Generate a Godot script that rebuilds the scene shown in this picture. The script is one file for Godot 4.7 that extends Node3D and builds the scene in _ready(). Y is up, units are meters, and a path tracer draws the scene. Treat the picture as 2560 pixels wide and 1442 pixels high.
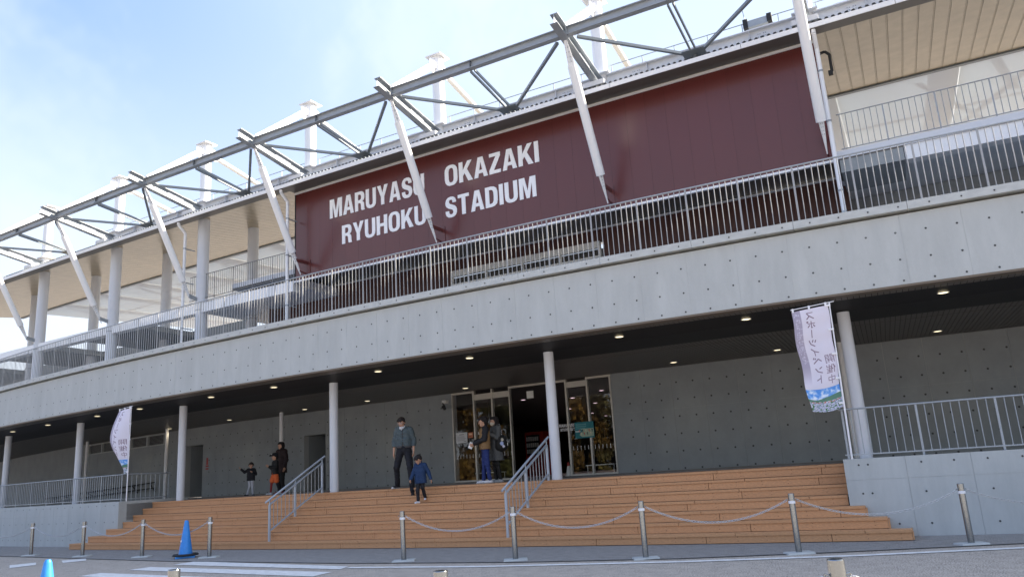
extends Node3D
# A stadium's curved promenade front with timber steps, seen in the shade of its own roof.
# Everything is laid out along two curves in plan: the promenade (low) and the main stand (high).
const LOW := [0.672, 17.552, -0.481, 0.007]      # x, depth, heading, curvature of the column line
const HIGH := [0.357, 24.625, -0.489, 0.002]     # the same for the stand's cladding plane
const GY := 1.22                                 # height of the platform datum above the road
const FL := -0.03                                # platform floor
const BAY_LOW := 6.331
const BAY := 6.386
const MAST0 := -3.022

var M := {}
var rng := RandomNumberGenerator.new()
var taken := {}

func at(c: Array, o: float, h: float, s: float) -> Vector3:
	var k: float = c[3]
	var a := k * s * 0.5
	var m := s * (1.0 if absf(a) < 1e-6 else sin(a) / a)
	var x: float = c[0] + m * cos(c[2] + a)
	var z: float = c[1] + m * sin(c[2] + a)
	var hh: float = c[2] + k * s
	return Vector3(x + o * sin(hh), h + GY, -(z - o * cos(hh)))

func lo(o: float, h: float, s: float) -> Vector3: return at(LOW, o, h, s)
func hi(o: float, h: float, s: float) -> Vector3: return at(HIGH, o, h, s)

func along(c: Array, s: float) -> Vector3:
	var hh: float = c[2] + c[3] * s
	return Vector3(cos(hh), 0, -sin(hh))

func outward(c: Array, s: float) -> Vector3:
	var hh: float = c[2] + c[3] * s
	return Vector3(sin(hh), 0, cos(hh))

# ---------------------------------------------------------------- meshes
func begin() -> SurfaceTool:
	var st := SurfaceTool.new()
	st.begin(Mesh.PRIMITIVE_TRIANGLES)
	return st

func tri(st: SurfaceTool, a: Vector3, b: Vector3, c: Vector3, na: Vector3, nb: Vector3, nc: Vector3) -> void:
	if (b - a).cross(c - a).dot(na + nb + nc) > 0.0:
		st.set_normal(na); st.add_vertex(a)
		st.set_normal(nc); st.add_vertex(c)
		st.set_normal(nb); st.add_vertex(b)
	else:
		st.set_normal(na); st.add_vertex(a)
		st.set_normal(nb); st.add_vertex(b)
		st.set_normal(nc); st.add_vertex(c)

func quad(st: SurfaceTool, a: Vector3, b: Vector3, c: Vector3, d: Vector3, n: Vector3) -> void:
	tri(st, a, b, c, n, n, n)
	tri(st, a, c, d, n, n, n)

func face(st: SurfaceTool, a: Vector3, b: Vector3, c: Vector3, d: Vector3, away: Vector3) -> void:
	var n := (c - a).cross(d - b).normalized()
	if n.dot((a + b + c + d) * 0.25 - away) < 0.0:
		n = -n
	quad(st, a, b, c, d, n)

# a hexahedron from two quads in the same order
func hexa(st: SurfaceTool, p: Array, q: Array) -> void:
	var m := Vector3.ZERO
	for v in p: m += v
	for v in q: m += v
	m /= 8.0
	face(st, p[0], p[1], p[2], p[3], m)
	face(st, q[0], q[1], q[2], q[3], m)
	for i in 4:
		var j := (i + 1) % 4
		face(st, p[i], p[j], q[j], q[i], m)

func box(st: SurfaceTool, c: Vector3, x: Vector3, y: Vector3, z: Vector3) -> void:
	hexa(st, [c - x - y - z, c + x - y - z, c + x + y - z, c - x + y - z], [c - x - y + z, c + x - y + z, c + x + y + z, c - x + y + z])

# a bar of rectangular section; w across, h along «up»
func bar(st: SurfaceTool, a: Vector3, b: Vector3, w: float, h: float, up := Vector3.UP) -> void:
	var d := (b - a).normalized()
	var side := d.cross(up).normalized()
	if side.length() < 0.5: side = d.cross(Vector3.RIGHT).normalized()
	var u := side.cross(d).normalized()
	box(st, (a + b) * 0.5, side * w * 0.5, u * h * 0.5, (b - a) * 0.5)

func ibeam(st: SurfaceTool, a: Vector3, b: Vector3, depth: float, width: float, up := Vector3.UP, tw := 0.014, tf := 0.02) -> void:
	var d := (b - a).normalized()
	var side := d.cross(up).normalized()
	var u := side.cross(d).normalized()
	bar(st, a, b, tw, depth - 2.0 * tf, u)
	for k in [-1.0, 1.0]:
		var o: Vector3 = u * k * (depth * 0.5 - tf * 0.5)
		bar(st, a + o, b + o, width, tf, u)

func tube(st: SurfaceTool, a: Vector3, b: Vector3, ra: float, rb: float, n := 12, caps := true) -> void:
	var d := (b - a).normalized()
	var x := d.cross(Vector3.UP if absf(d.y) < 0.9 else Vector3.RIGHT).normalized()
	var y := d.cross(x).normalized()
	for i in n:
		var t0 := TAU * i / n
		var t1 := TAU * (i + 1) / n
		var n0 := x * cos(t0) + y * sin(t0)
		var n1 := x * cos(t1) + y * sin(t1)
		tri(st, a + n0 * ra, b + n0 * rb, b + n1 * rb, n0, n0, n1)
		tri(st, a + n0 * ra, b + n1 * rb, a + n1 * ra, n0, n1, n1)
		if caps:
			if ra > 0.0: tri(st, a, a + n0 * ra, a + n1 * ra, -d, -d, -d)
			if rb > 0.0: tri(st, b, b + n0 * rb, b + n1 * rb, d, d, d)

func pipe(st: SurfaceTool, pts: Array, r: float, n := 8) -> void:
	for i in pts.size() - 1:
		tube(st, pts[i], pts[i + 1], r, r, n, true)

# turned profile [[radius, height], ...] about the y axis at p
func lathe(st: SurfaceTool, p: Vector3, prof: Array, n := 20) -> void:
	for i in prof.size() - 1:
		var r0: float = prof[i][0]
		var r1: float = prof[i + 1][0]
		var y0: float = prof[i][1]
		var y1: float = prof[i + 1][1]
		var sl := Vector2(y1 - y0, -(r1 - r0)).normalized()
		for j in n:
			var t0 := TAU * j / n
			var t1 := TAU * (j + 1) / n
			var d0 := Vector3(cos(t0), 0, sin(t0))
			var d1 := Vector3(cos(t1), 0, sin(t1))
			var n0 := d0 * sl.x + Vector3.UP * sl.y
			var n1 := d1 * sl.x + Vector3.UP * sl.y
			var a := p + d0 * r0 + Vector3.UP * y0
			var b := p + d0 * r1 + Vector3.UP * y1
			var c := p + d1 * r1 + Vector3.UP * y1
			var e := p + d1 * r0 + Vector3.UP * y0
			if r1 > 0.0: tri(st, a, b, c, n0, n0, n1)
			if r0 > 0.0: tri(st, a, c, e, n0, n1, n1)

# a closed section [[o, h], ...] (convex) drawn along a curve from s0 to s1
func sweep(st: SurfaceTool, c: Array, sec: Array, s0: float, s1: float, step := 1.0) -> void:
	var n := maxi(1, int(ceil((s1 - s0) / step)))
	var mid_o := 0.0
	var mid_h := 0.0
	for q in sec:
		mid_o += q[0] / sec.size()
		mid_h += q[1] / sec.size()
	for i in n:
		var a := lerpf(s0, s1, float(i) / n)
		var b := lerpf(s0, s1, float(i + 1) / n)
		var m := at(c, mid_o, mid_h, (a + b) * 0.5)
		for j in sec.size():
			var p: Array = sec[j]
			var q: Array = sec[(j + 1) % sec.size()]
			face(st, at(c, p[0], p[1], a), at(c, q[0], q[1], a), at(c, q[0], q[1], b), at(c, p[0], p[1], b), m)
	for e in [s0, s1]:
		var m2 := at(c, mid_o, mid_h, (s0 + s1) * 0.5)
		for j in range(1, sec.size() - 1):
			var a3 := at(c, sec[0][0], sec[0][1], e)
			var b3 := at(c, sec[j][0], sec[j][1], e)
			var c3 := at(c, sec[j + 1][0], sec[j + 1][1], e)
			var nn := along(c, e) * (1.0 if e > (s0 + s1) * 0.5 else -1.0)
			tri(st, a3, b3, c3, nn, nn, nn)
			if m2 == Vector3.INF: break

func rect(o0: float, o1: float, h0: float, h1: float) -> Array:
	return [[o0, h0], [o1, h0], [o1, h1], [o0, h1]]

# ---------------------------------------------------------------- objects
func numbered(called: String) -> String:
	if not taken.has(called):
		taken[called] = 0
		return called
	taken[called] += 1
	return "%s_%03d" % [called, taken[called]]

func tag(o: Node, label: String, category: String, group := "") -> void:
	o.set_meta("label", label)
	o.set_meta("category", category)
	o.set_meta("kind", "thing")
	if group != "": o.set_meta("group", group)

func thing(called: String, label: String, category: String, pos := Vector3.ZERO, turn := 0.0, group := "") -> Node3D:
	var o := Node3D.new()
	o.name = numbered(called)
	o.position = pos
	o.rotation.y = turn
	add_child(o)
	tag(o, label, category, group)
	return o

var part_count := {}
func part(called: String, st: SurfaceTool, mat: Material, parent: Node) -> MeshInstance3D:
	return part_mesh(called, st.commit(), mat, parent)

func part_mesh(called: String, mesh: Mesh, mat: Material, parent: Node) -> MeshInstance3D:
	var key := [parent.get_instance_id(), called]
	var n: int = part_count.get(key, 0)
	part_count[key] = n + 1
	var o := MeshInstance3D.new()
	o.name = called if n == 0 else "%s_%03d" % [called, n]
	o.mesh = mesh
	for k in mesh.get_surface_count():
		o.set_surface_override_material(k, mat)
	parent.add_child(o, true)
	return o

func stuff(called: String, st: SurfaceTool, mat: Material, parent: Node) -> void:
	part(called, st, mat, parent).set_meta("kind", "stuff")

func structure(called: String, st: SurfaceTool, mat: Material) -> MeshInstance3D:
	var o := part(called, st, mat, self)
	o.set_meta("kind", "structure")
	return o

func single(called: String, st: SurfaceTool, mat: Material, label: String, category: String, group := "") -> MeshInstance3D:
	var o := part(called, st, mat, self)
	tag(o, label, category, group)
	return o

# ---------------------------------------------------------------- materials
func srgb(r: int, g: int, b: int) -> Color: return Color(r / 255.0, g / 255.0, b / 255.0)

func mat(called: String, c: Color, rough := 0.6, metal := 0.0) -> StandardMaterial3D:
	var m := StandardMaterial3D.new()
	m.resource_name = called
	m.albedo_color = c
	m.roughness = rough
	m.metallic = metal
	M[called] = m
	return m

func lin(r: float, g: float, b: float) -> Color: return Color(r, g, b).linear_to_srgb()

func noise_image(seed_: int, freq: float, octaves: int, size := 512, kind := FastNoiseLite.TYPE_SIMPLEX_SMOOTH) -> Image:
	var n := FastNoiseLite.new()
	n.seed = seed_
	n.frequency = freq
	n.noise_type = kind
	n.fractal_octaves = octaves
	return n.get_seamless_image(size, size)

# a grey-tone texture: base brightness plus weighted noises, multiplied into the albedo
func tone(weights: Array, size := 512, low := 0.6) -> ImageTexture:
	var ims := []
	for w in weights:
		ims.append(noise_image(w[0], w[1], w[2], size))
	var im := Image.create(size, size, false, Image.FORMAT_RGB8)
	for y in size:
		for x in size:
			var v := 0.0
			for i in ims.size():
				v += (ims[i].get_pixel(x, y).r - 0.5) * weights[i][3]
			v = clampf(0.88 + v, low, 1.0)
			im.set_pixel(x, y, Color(v, v, v))
	return ImageTexture.create_from_image(im)

func triplanar(m: StandardMaterial3D, tex: Texture2D, scale: Vector3, bump := 0.0, bump_tex: Texture2D = null) -> void:
	m.albedo_texture = tex
	m.uv1_triplanar = true
	m.uv1_world_triplanar = true
	m.uv1_scale = scale
	if bump > 0.0:
		m.heightmap_enabled = true
		m.heightmap_texture = bump_tex if bump_tex else tex
		m.heightmap_scale = bump
		m.heightmap_flip_texture = false

func sky_image() -> Image:
	var w := 1024
	var h := 512
	var n := FastNoiseLite.new()
	n.seed = 11
	n.frequency = 1.0
	n.fractal_octaves = 5
	n.fractal_gain = 0.5
	n.domain_warp_enabled = true
	n.domain_warp_amplitude = 0.5
	n.domain_warp_frequency = 1.1
	var im := Image.create(w, h, false, Image.FORMAT_RGBF)
	for y in h:
		var el := PI * (0.5 - (y + 0.5) / h)
		for x in w:
			var az := TAU * (x + 0.5) / w
			var d := Vector3(cos(el) * sin(az), sin(el), -cos(el) * cos(az))
			if d.y < -0.02:
				im.set_pixel(x, y, Color(0.22, 0.23, 0.24))
				continue
			var e := maxf(d.y, 0.0)
			var g := d.dot(SUN)
			# deepest blue high up and away from the sun, paler towards it and towards the horizon
			var deep := smoothstep(0.22, 0.62, e) * (1.0 - 0.8 * smoothstep(-0.05, 0.42, g))
			var c := Vector3(0.315, 0.375, 0.47).lerp(Vector3(0.118, 0.20, 0.43), deep)
			c = c.lerp(Vector3(0.375, 0.405, 0.44), 1.0 - smoothstep(0.05, 0.34, e))
			# thin high cloud, streaked
			var pl := Vector3(d.x, 0, d.z) / (e + 0.35)
			var v := n.get_noise_3d(pl.x * 1.3 + d.x * 0.6, pl.z * 1.0, 3.0) * 0.5 + 0.5
			var v2 := n.get_noise_3d(pl.x * 4.0 + 7.0, pl.z * 2.6, 9.0) * 0.5 + 0.5
			var cover := clampf(smoothstep(0.42, 0.74, v * 0.7 + v2 * 0.3) * 0.36 + 0.02, 0.0, 1.0)
			c = c.lerp(Vector3(0.375, 0.41, 0.465), cover)
			# a brighter veil round the sun
			var gg := maxf(0.0, g)
			c = c * (1.0 + 0.22 * pow(gg, 2.5))
			c = c.lerp(Vector3(0.8, 0.79, 0.77), 0.4 * pow(gg, 8.0))
			im.set_pixel(x, y, Color(c.x, c.y, c.z))
	return im

const SUN := Vector3(0.829, 0.545, -0.133)

func _ready() -> void:
	rng.seed = 7
	# ------------------------------------------------ camera
	var cam := Camera3D.new()
	cam.name = "camera"
	add_child(cam)
	var pitch := 0.2325
	var roll := -0.0628
	var fwd := Vector3(0, sin(pitch), -cos(pitch))
	var up0 := Vector3(0, cos(pitch), sin(pitch))
	var rt := Vector3.RIGHT * cos(roll) + up0 * sin(roll)
	var upv := up0 * cos(roll) - Vector3.RIGHT * sin(roll)
	cam.transform = Transform3D(Basis(rt, upv, -fwd), Vector3(0, GY + 0.2, 0))
	cam.fov = rad_to_deg(2.0 * atan(721.0 / 1931.0))
	cam.near = 0.1
	cam.far = 900.0
	cam.current = true
	# ------------------------------------------------ sky, sun, exposure
	var env := Environment.new()
	var sky := Sky.new()
	var pan := PanoramaSkyMaterial.new()
	pan.panorama = ImageTexture.create_from_image(sky_image())
	sky.sky_material = pan
	env.background_mode = Environment.BG_SKY
	env.sky = sky
	env.tonemap_mode = Environment.TONE_MAPPER_LINEAR
	env.tonemap_exposure = 2.8
	env.sdfgi_enabled = true
	env.ssao_enabled = true
	env.ssil_enabled = true
	var we := WorldEnvironment.new()
	we.name = "sky"
	we.environment = env
	add_child(we)
	var sun := DirectionalLight3D.new()
	sun.name = "sun"
	sun.light_energy = 1.6
	sun.light_color = Color(1.0, 0.95, 0.87)
	sun.light_angular_distance = 0.5
	sun.shadow_enabled = true
	add_child(sun)
	sun.look_at_from_position(Vector3.ZERO, -SUN, Vector3.UP)
	make_materials()
	ground()
	promenade()
	upper_storey()
	main_roof()
	roof_frame()
	sign_wall()
	timber_steps()
	retaining_walls()
	glass_entrance()
	lobby()
	railings()
	handrails()
	downlights()
	wall_fittings()
	chain_posts()
	cones()
	flags()
	people()
	far_trees()

func make_materials() -> void:
	var blotch := tone([[1, 0.010, 4, 0.085], [2, 0.05, 3, 0.03], [3, 0.3, 2, 0.03]])
	var fine := tone([[4, 0.25, 3, 0.35], [5, 0.02, 3, 0.1]], 512, 0.3)
	var grit := tone([[6, 0.4, 2, 0.6], [7, 0.012, 4, 0.14], [8, 0.13, 2, 0.75]], 512, 0.2)
	var grain := tone([[9, 0.06, 4, 0.25], [10, 0.4, 2, 0.15]])
	var streak := tone([[12, 0.015, 4, 0.10], [13, 0.2, 2, 0.05]])
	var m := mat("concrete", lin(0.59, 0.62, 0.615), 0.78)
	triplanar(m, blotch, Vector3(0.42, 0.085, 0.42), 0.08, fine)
	m = mat("concrete_shaded", lin(0.37, 0.40, 0.415), 0.8)  # darker copy of the concrete for shaded parts, shade put into the colour
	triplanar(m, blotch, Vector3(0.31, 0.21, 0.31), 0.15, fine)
	m = mat("concrete_edge", lin(0.61, 0.64, 0.635), 0.75)
	triplanar(m, streak, Vector3(0.4, 0.9, 0.4), 0.1, fine)
	mat("tie_hole", lin(0.06, 0.063, 0.066), 0.9)
	mat("joint", lin(0.42, 0.43, 0.43), 0.9)
	m = mat("asphalt_road", lin(0.57, 0.495, 0.42), 0.93)
	triplanar(m, grit, Vector3(0.55, 0.55, 0.55), 0.9, grit)
	m = mat("asphalt_path", lin(0.37, 0.35, 0.33), 0.93)
	triplanar(m, grit, Vector3(0.7, 0.7, 0.7), 0.9, grit)
	mat("gutter", lin(0.06, 0.06, 0.06), 0.95)
	m = mat("road_paint", lin(0.95, 0.93, 0.90), 0.7)
	triplanar(m, tone([[14, 0.3, 3, 0.25], [15, 0.03, 3, 0.12]], 256, 0.6), Vector3(0.8, 0.8, 0.8))
	for i in 4:
		var k: float = [1.0, 0.97, 1.03, 0.985][i]
		m = mat("timber_%d" % i, lin(0.73 * k, 0.385 * k, 0.185 * k), 0.62)
		triplanar(m, grain, Vector3(0.5, 3.0, 0.5), 0.05, grain)
	mat("timber_dark", lin(0.10, 0.045, 0.025), 0.8)
	m = mat("floor_tile", lin(0.30, 0.29, 0.28), 0.6)
	mat("soffit_dark", lin(0.115, 0.104, 0.092), 0.42)
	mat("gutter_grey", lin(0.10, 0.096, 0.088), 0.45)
	mat("soffit_trim", lin(0.16, 0.13, 0.10), 0.5)
	m = mat("roof_board", lin(0.50, 0.415, 0.28), 0.28)
	triplanar(m, streak, Vector3(0.2, 0.2, 0.2))
	mat("roof_gap", lin(0.26, 0.22, 0.155), 0.8)
	m = mat("membrane", lin(0.72, 0.72, 0.705), 0.6)
	m.backlight_enabled = true
	m.backlight = Color(0.62, 0.66, 0.70)
	mat("white_steel", lin(0.80, 0.81, 0.83), 0.36)
	mat("pale_steel", lin(0.64, 0.66, 0.70), 0.4)
	m = mat("galvanized", lin(0.42, 0.46, 0.50), 0.42, 0.15)
	triplanar(m, blotch, Vector3(0.7, 0.7, 0.7))
	m = mat("dark_galvanized", lin(0.20, 0.23, 0.26), 0.45, 0.15)
	mat("baluster", lin(0.32, 0.325, 0.33), 0.4, 0.2)
	mat("baluster_dark", lin(0.20, 0.21, 0.22), 0.45, 0.3)
	mat("handrail_blue", lin(0.42, 0.47, 0.53), 0.38, 0.3)
	m = mat("stainless", lin(0.30, 0.32, 0.335), 0.2, 0.95)
	m = mat("chain_steel", lin(0.62, 0.63, 0.65), 0.3, 0.8)
	for i in 3:
		var k2: float = [1.0, 0.98, 1.02][i]
		m = mat("cladding_%d" % i, lin(0.115 * k2, 0.029 * k2, 0.027 * k2), 0.27)
		m.metallic_specular = 0.55
	mat("brown_siding", lin(0.07, 0.026, 0.022), 0.5)
	mat("letter_white", lin(0.88, 0.89, 0.92), 0.5)
	m = mat("pane", Color(0.3, 0.33, 0.32, 0.02), 0.02)
	m.transparency = BaseMaterial3D.TRANSPARENCY_ALPHA
	mat("bronze_frame", lin(0.50, 0.48, 0.44), 0.4, 0.4)
	mat("lobby_wood", lin(0.085, 0.046, 0.028), 0.55)
	mat("lobby_ceiling", lin(0.08, 0.075, 0.07), 0.7)
	mat("black", lin(0.012, 0.012, 0.013), 0.6)
	mat("off_white", lin(0.75, 0.75, 0.72), 0.6)
	mat("paper", lin(0.8, 0.8, 0.78), 0.8)
	mat("red", lin(0.40, 0.03, 0.025), 0.5)
	m = mat("lamp_warm", lin(0.9, 0.88, 0.8), 0.4)
	m.emission_enabled = true
	m.emission = Color(1.0, 0.93, 0.76)
	m.emission_energy_multiplier = 0.75
	m = mat("lamp_pink", lin(0.9, 0.85, 0.88), 0.4)
	m.emission_enabled = true
	m.emission = Color(1.0, 0.86, 0.92)
	m.emission_energy_multiplier = 0.8
	m = mat("cone_blue", lin(0.045, 0.34, 0.95), 0.42)
	triplanar(m, streak, Vector3(1.5, 1.5, 1.5))
	mat("strap", lin(0.12, 0.075, 0.045), 0.8)
	mat("rubber", lin(0.02, 0.02, 0.022), 0.8)
	mat("white_plastic", lin(0.8, 0.8, 0.83), 0.4)

# flat polygon on the ground
func sheet(pts: Array, y: float) -> SurfaceTool:
	var st := begin()
	var p2 := PackedVector2Array()
	for q in pts: p2.append(Vector2(q[0], q[1]))
	var ix := Geometry2D.triangulate_polygon(p2)
	for i in range(0, ix.size(), 3):
		tri(st, Vector3(p2[ix[i]].x, y, p2[ix[i]].y), Vector3(p2[ix[i + 1]].x, y, p2[ix[i + 1]].y), Vector3(p2[ix[i + 2]].x, y, p2[ix[i + 2]].y), Vector3.UP, Vector3.UP, Vector3.UP)
	return st

func ribbon(pts: Array, half: float, y: float) -> SurfaceTool:
	var st := begin()
	for i in pts.size() - 1:
		var a := Vector3(pts[i][0], y, pts[i][1])
		var b := Vector3(pts[i + 1][0], y, pts[i + 1][1])
		var s0 := (b - a).cross(Vector3.UP).normalized() * half
		var s1 := s0
		if i + 2 < pts.size():
			s1 = (Vector3(pts[i + 2][0], y, pts[i + 2][1]) - a).cross(Vector3.UP).normalized() * half
		if i > 0:
			s0 = (b - Vector3(pts[i - 1][0], y, pts[i - 1][1])).cross(Vector3.UP).normalized() * half
		quad(st, a - s0, a + s0, b + s1, b - s1, Vector3.UP)
	return st

func ground() -> void:
	var st := begin()
	quad(st, Vector3(-300, 0, -300), Vector3(300, 0, -300), Vector3(300, 0, 300), Vector3(-300, 0, 300), Vector3.UP)
	structure("road", st, M.asphalt_road)
	var seam := [[-60.0, -62.0], [-28.0, -33.2], [-14.71, -22.46], [-8.0, -17.57], [-3.32, -14.6], [-0.15, -13.05], [2.25, -12.21], [4.48, -11.78], [6.94, -11.47], [14.0, -11.2], [40.0, -12.5]]
	var poly := seam.duplicate()
	poly.append_array([[44.0, -40.0], [-10.0, -60.0], [-60.0, -90.0]])
	structure("pavement", sheet(poly, 0.004), M.asphalt_path)
	structure("gutter_line", ribbon(seam, 0.035, 0.008), M.gutter)
	var line := [[-3.09, -13.86], [-0.78, -12.80], [2.2, -11.83], [4.5, -11.3], [6.68, -11.02], [14.0, -10.75], [36.0, -11.4]]
	structure("edge_line_marking", ribbon(line, 0.085, 0.008), M.road_paint)
	for q in [[[-6.98, -16.93], [-3.12, -14.04], [-3.18, -13.66], [-7.24, -16.46]], [[-7.62, -16.29], [-3.23, -13.32], [-3.44, -12.88], [-7.88, -15.93]], [[-8.3, -15.69], [-3.6, -12.5], [-3.85, -12.1], [-8.5, -15.3]], [[-8.95, -15.1], [-4.0, -11.75], [-4.25, -11.3], [-9.1, -14.7]],
			[[-12.21, -18.99], [-11.8, -19.34], [-11.36, -18.62], [-11.69, -18.19]], [[-11.26, -19.46], [-10.74, -19.6], [-10.4, -18.98], [-10.79, -18.71]]]:
		structure("crossing_marking", sheet(q, 0.008), M.road_paint)

# formwork tie cups as near-flat discs, the shade inside put into their colour
func hole(st: SurfaceTool, c: Array, o: float, h: float, s: float, r := 0.016) -> void:
	var p := at(c, o, h, s)
	var n := outward(c, s)
	var x := along(c, s)
	for i in 8:
		var t0 := TAU * i / 8
		var t1 := TAU * (i + 1) / 8
		var a := p + (x * cos(t0) + Vector3.UP * sin(t0)) * r
		var b := p + (x * cos(t1) + Vector3.UP * sin(t1)) * r
		tri(st, p - n * 0.002, a + n * 0.003, b + n * 0.003, n, n, n)

var build_node: Node3D

func sub(called: String, parent: Node) -> Node3D:
	var key := [parent.get_instance_id(), called]
	var n: int = part_count.get(key, 0)
	part_count[key] = n + 1
	var o := Node3D.new()
	o.name = called if n == 0 else "%s_%03d" % [called, n]
	parent.add_child(o, true)
	return o

func promenade() -> void:
	build_node = thing("stadium_building", "grey concrete stadium with a curved upper promenade, round columns and a recessed ground floor", "stadium")
	var b := build_node
	# fascia: cast panels with hairline joints
	var fa := sub("fascia", b)
	var s := -60.16
	while s < 40.0:
		var st := begin()
		sweep(st, LOW, rect(1.08, 1.35 + rng.randf() * 0.002, 2.93, 4.17), s + 0.0015, s + 0.9385, 0.5)
		part("fascia_panel", st, M.concrete, fa)
		s += 0.94
	var jt := begin()
	sweep(jt, LOW, rect(1.10, 1.3475, 2.935, 4.16), -60.0, 40.0, 1.0)
	part("fascia_core", jt, M.joint, fa)
	var holes := begin()
	for i in range(-64, 46):
		for h in [3.855, 3.37, 2.995]:
			hole(holes, LOW, 1.3525, h, 0.34 + i * 0.4725, 0.019)
		hole(holes, LOW, 1.4525, 4.285, 0.30 + i * 0.4825, 0.016)
	stuff("tie_hole", holes, M.tie_hole, b)
	# coping under the railing, standing 10 cm proud over a shadow gap
	s = -60.0
	while s < 40.0:
		var st2 := begin()
		sweep(st2, LOW, rect(0.9, 1.45, 4.222, 4.367), s + 0.003, s + 1.877, 0.94)
		part("coping", st2, M.concrete_edge, b)
		s += 1.88
	var st3 := begin()
	sweep(st3, LOW, rect(0.9, 1.20, 4.165, 4.225), -60.0, 40.0)
	part("painted_shadow_gap", st3, M.soffit_trim, b)  # gap face coloured dark to stand for the shadow under the coping
	# promenade deck, its soffit of narrow dark boards and the drip trim
	st3 = begin()
	sweep(st3, LOW, [[-12.0, 3.1], [1.12, 3.1], [1.12, 4.25], [-12.0, 4.25]], -64.0, 40.0, 2.0)
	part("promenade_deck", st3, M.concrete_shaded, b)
	st3 = begin()
	sweep(st3, LOW, rect(1.10, 1.335, 2.895, 2.93), -64.0, 40.0)
	part("drip_trim", st3, M.soffit_trim, b)
	var boards := begin()
	s = -60.0
	while s < 22.0:
		for r in [[1.095, -1.93], [-1.96, -5.4]]:
			var e: float = r[0]
			var f: float = r[1]
			var h0: float = 2.80 + 0.085 * maxf(0.0, e)
			var p := [lo(e, h0, s), lo(e, h0, s + 0.088), lo(f, 2.80, s + 0.088), lo(f, 2.80, s)]
			var q := []
			for v in p: q.append(v + Vector3(0, 0.012, 0))
			hexa(boards, p, q)
		s += 0.1
	stuff("soffit_board", boards, M.soffit_dark, b)
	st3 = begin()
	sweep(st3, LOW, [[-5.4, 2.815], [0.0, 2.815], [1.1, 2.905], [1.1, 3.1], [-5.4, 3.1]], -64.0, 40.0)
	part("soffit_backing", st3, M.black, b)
	# ground floor wall at the back of the arcade, with two openings and the entrance
	var wall := sub("rear_wall", b)
	var spans := [[-64.0, -21.36, FL, 2.82], [-21.36, -20.06, 2.08, 2.82], [-20.06, -13.53, FL, 2.82], [-13.53, -12.36, 1.95, 2.82], [-12.36, -6.40, FL, 2.82], [-0.58, 24.0, FL, 2.82]]
	for w in spans:
		var n := maxi(1, int(round((w[1] - w[0]) / 0.955)))
		for i in n:
			var a: float = lerpf(w[0], w[1], float(i) / n)
			var e2: float = lerpf(w[0], w[1], float(i + 1) / n)
			var parts_h := [[w[2], w[3]]]
			if w[2] < 0.0: parts_h = [[w[2], 1.64], [1.643, w[3]]]
			for ph in parts_h:
				var st4 := begin()
				sweep(st4, LOW, rect(-5.72, -5.468 + rng.randf() * 0.002, ph[0], ph[1]), a + 0.004, e2 - 0.004, 1.0)
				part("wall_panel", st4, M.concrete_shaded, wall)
	for w in spans:
		st3 = begin()
		sweep(st3, LOW, rect(-5.70, -5.475, w[2], w[3]), w[0], w[1])
		part("wall_core", st3, M.joint, wall)
	holes = begin()
	for i in range(-52, 26):
		var hs := 1.445 + i * 0.4885
		if hs > -6.5 and hs < -0.5: continue
		for h in [0.013, 0.477, 0.95, 1.42, 1.895, 2.36]:
			if ((hs > -21.4 and hs < -20.0) or (hs > -13.6 and hs < -12.3)) and h < 2.2: continue
			hole(holes, LOW, -5.464, h, hs, 0.026)
	stuff("tie_hole", holes, M.tie_hole, b)
	# the dark recesses behind the two openings
	for d in [[-21.36, -20.06, 2.08], [-13.53, -12.36, 1.95]]:
		var st5 := begin()
		sweep(st5, LOW, rect(-7.6, -7.5, FL, d[2]), d[0] - 0.2, d[1] + 0.2)
		sweep(st5, LOW, rect(-7.6, -5.72, FL, d[2] + 0.1), d[0] - 0.25, d[0])
		sweep(st5, LOW, rect(-7.6, -5.72, FL, d[2] + 0.1), d[1], d[1] + 0.25)
		sweep(st5, LOW, rect(-7.6, -5.72, d[2], d[2] + 0.1), d[0], d[1])
		part("doorway_recess", st5, M.concrete_shaded, b)
		st5 = begin()
		sweep(st5, LOW, rect(-7.49, -7.44, FL, d[2] - 0.12), d[0] + 0.05, d[1] - 0.05)
		var dr := part("door", st5, M.brown_siding, b)
		st5 = begin()
		box(st5, lo(-7.40, 0.95, d[1] - 0.2), along(LOW, d[1]) * 0.06, Vector3.UP * 0.012, outward(LOW, d[1]) * 0.02)
		part("handle", st5, M.stainless, dr)
	# platform floor behind the boards
	st3 = begin()
	sweep(st3, LOW, rect(-5.6, -0.92, -0.5, FL), -64.0, 24.0, 2.0)
	sweep(st3, LOW, rect(-0.93, 1.1, -0.5, FL + 0.001), -64.0, -13.76, 2.0)
	sweep(st3, LOW, rect(-0.93, 1.1, -0.5, FL + 0.001), 6.02, 24.0, 2.0)
	sweep(st3, LOW, rect(-27.0, -5.6, -0.5, FL), -16.0, 6.0, 2.0)
	part("platform_floor", st3, M.floor_tile, b)
	# round columns along the platform edge and thin ones before the wall
	for i in range(-4, 5):
		var cs: float = [-31.3, -25.05, -18.96, -12.80, -6.40, 0.07, 6.35, 12.66, 19.0][i + 4]
		var st6 := begin()
		tube(st6, lo(0, FL, cs), lo(0, 2.80, cs), 0.115, 0.115, 28)
		part("column", st6, M.pale_steel, b)
	for cs in [-28.7, -21.19, -13.64, 6.02, 13.5]:
		var st7 := begin()
		tube(st7, lo(-4.5, FL, cs), lo(-4.5, 2.80, cs), 0.068, 0.068, 20)
		part("inner_column", st7, M.white_steel, b)

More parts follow.
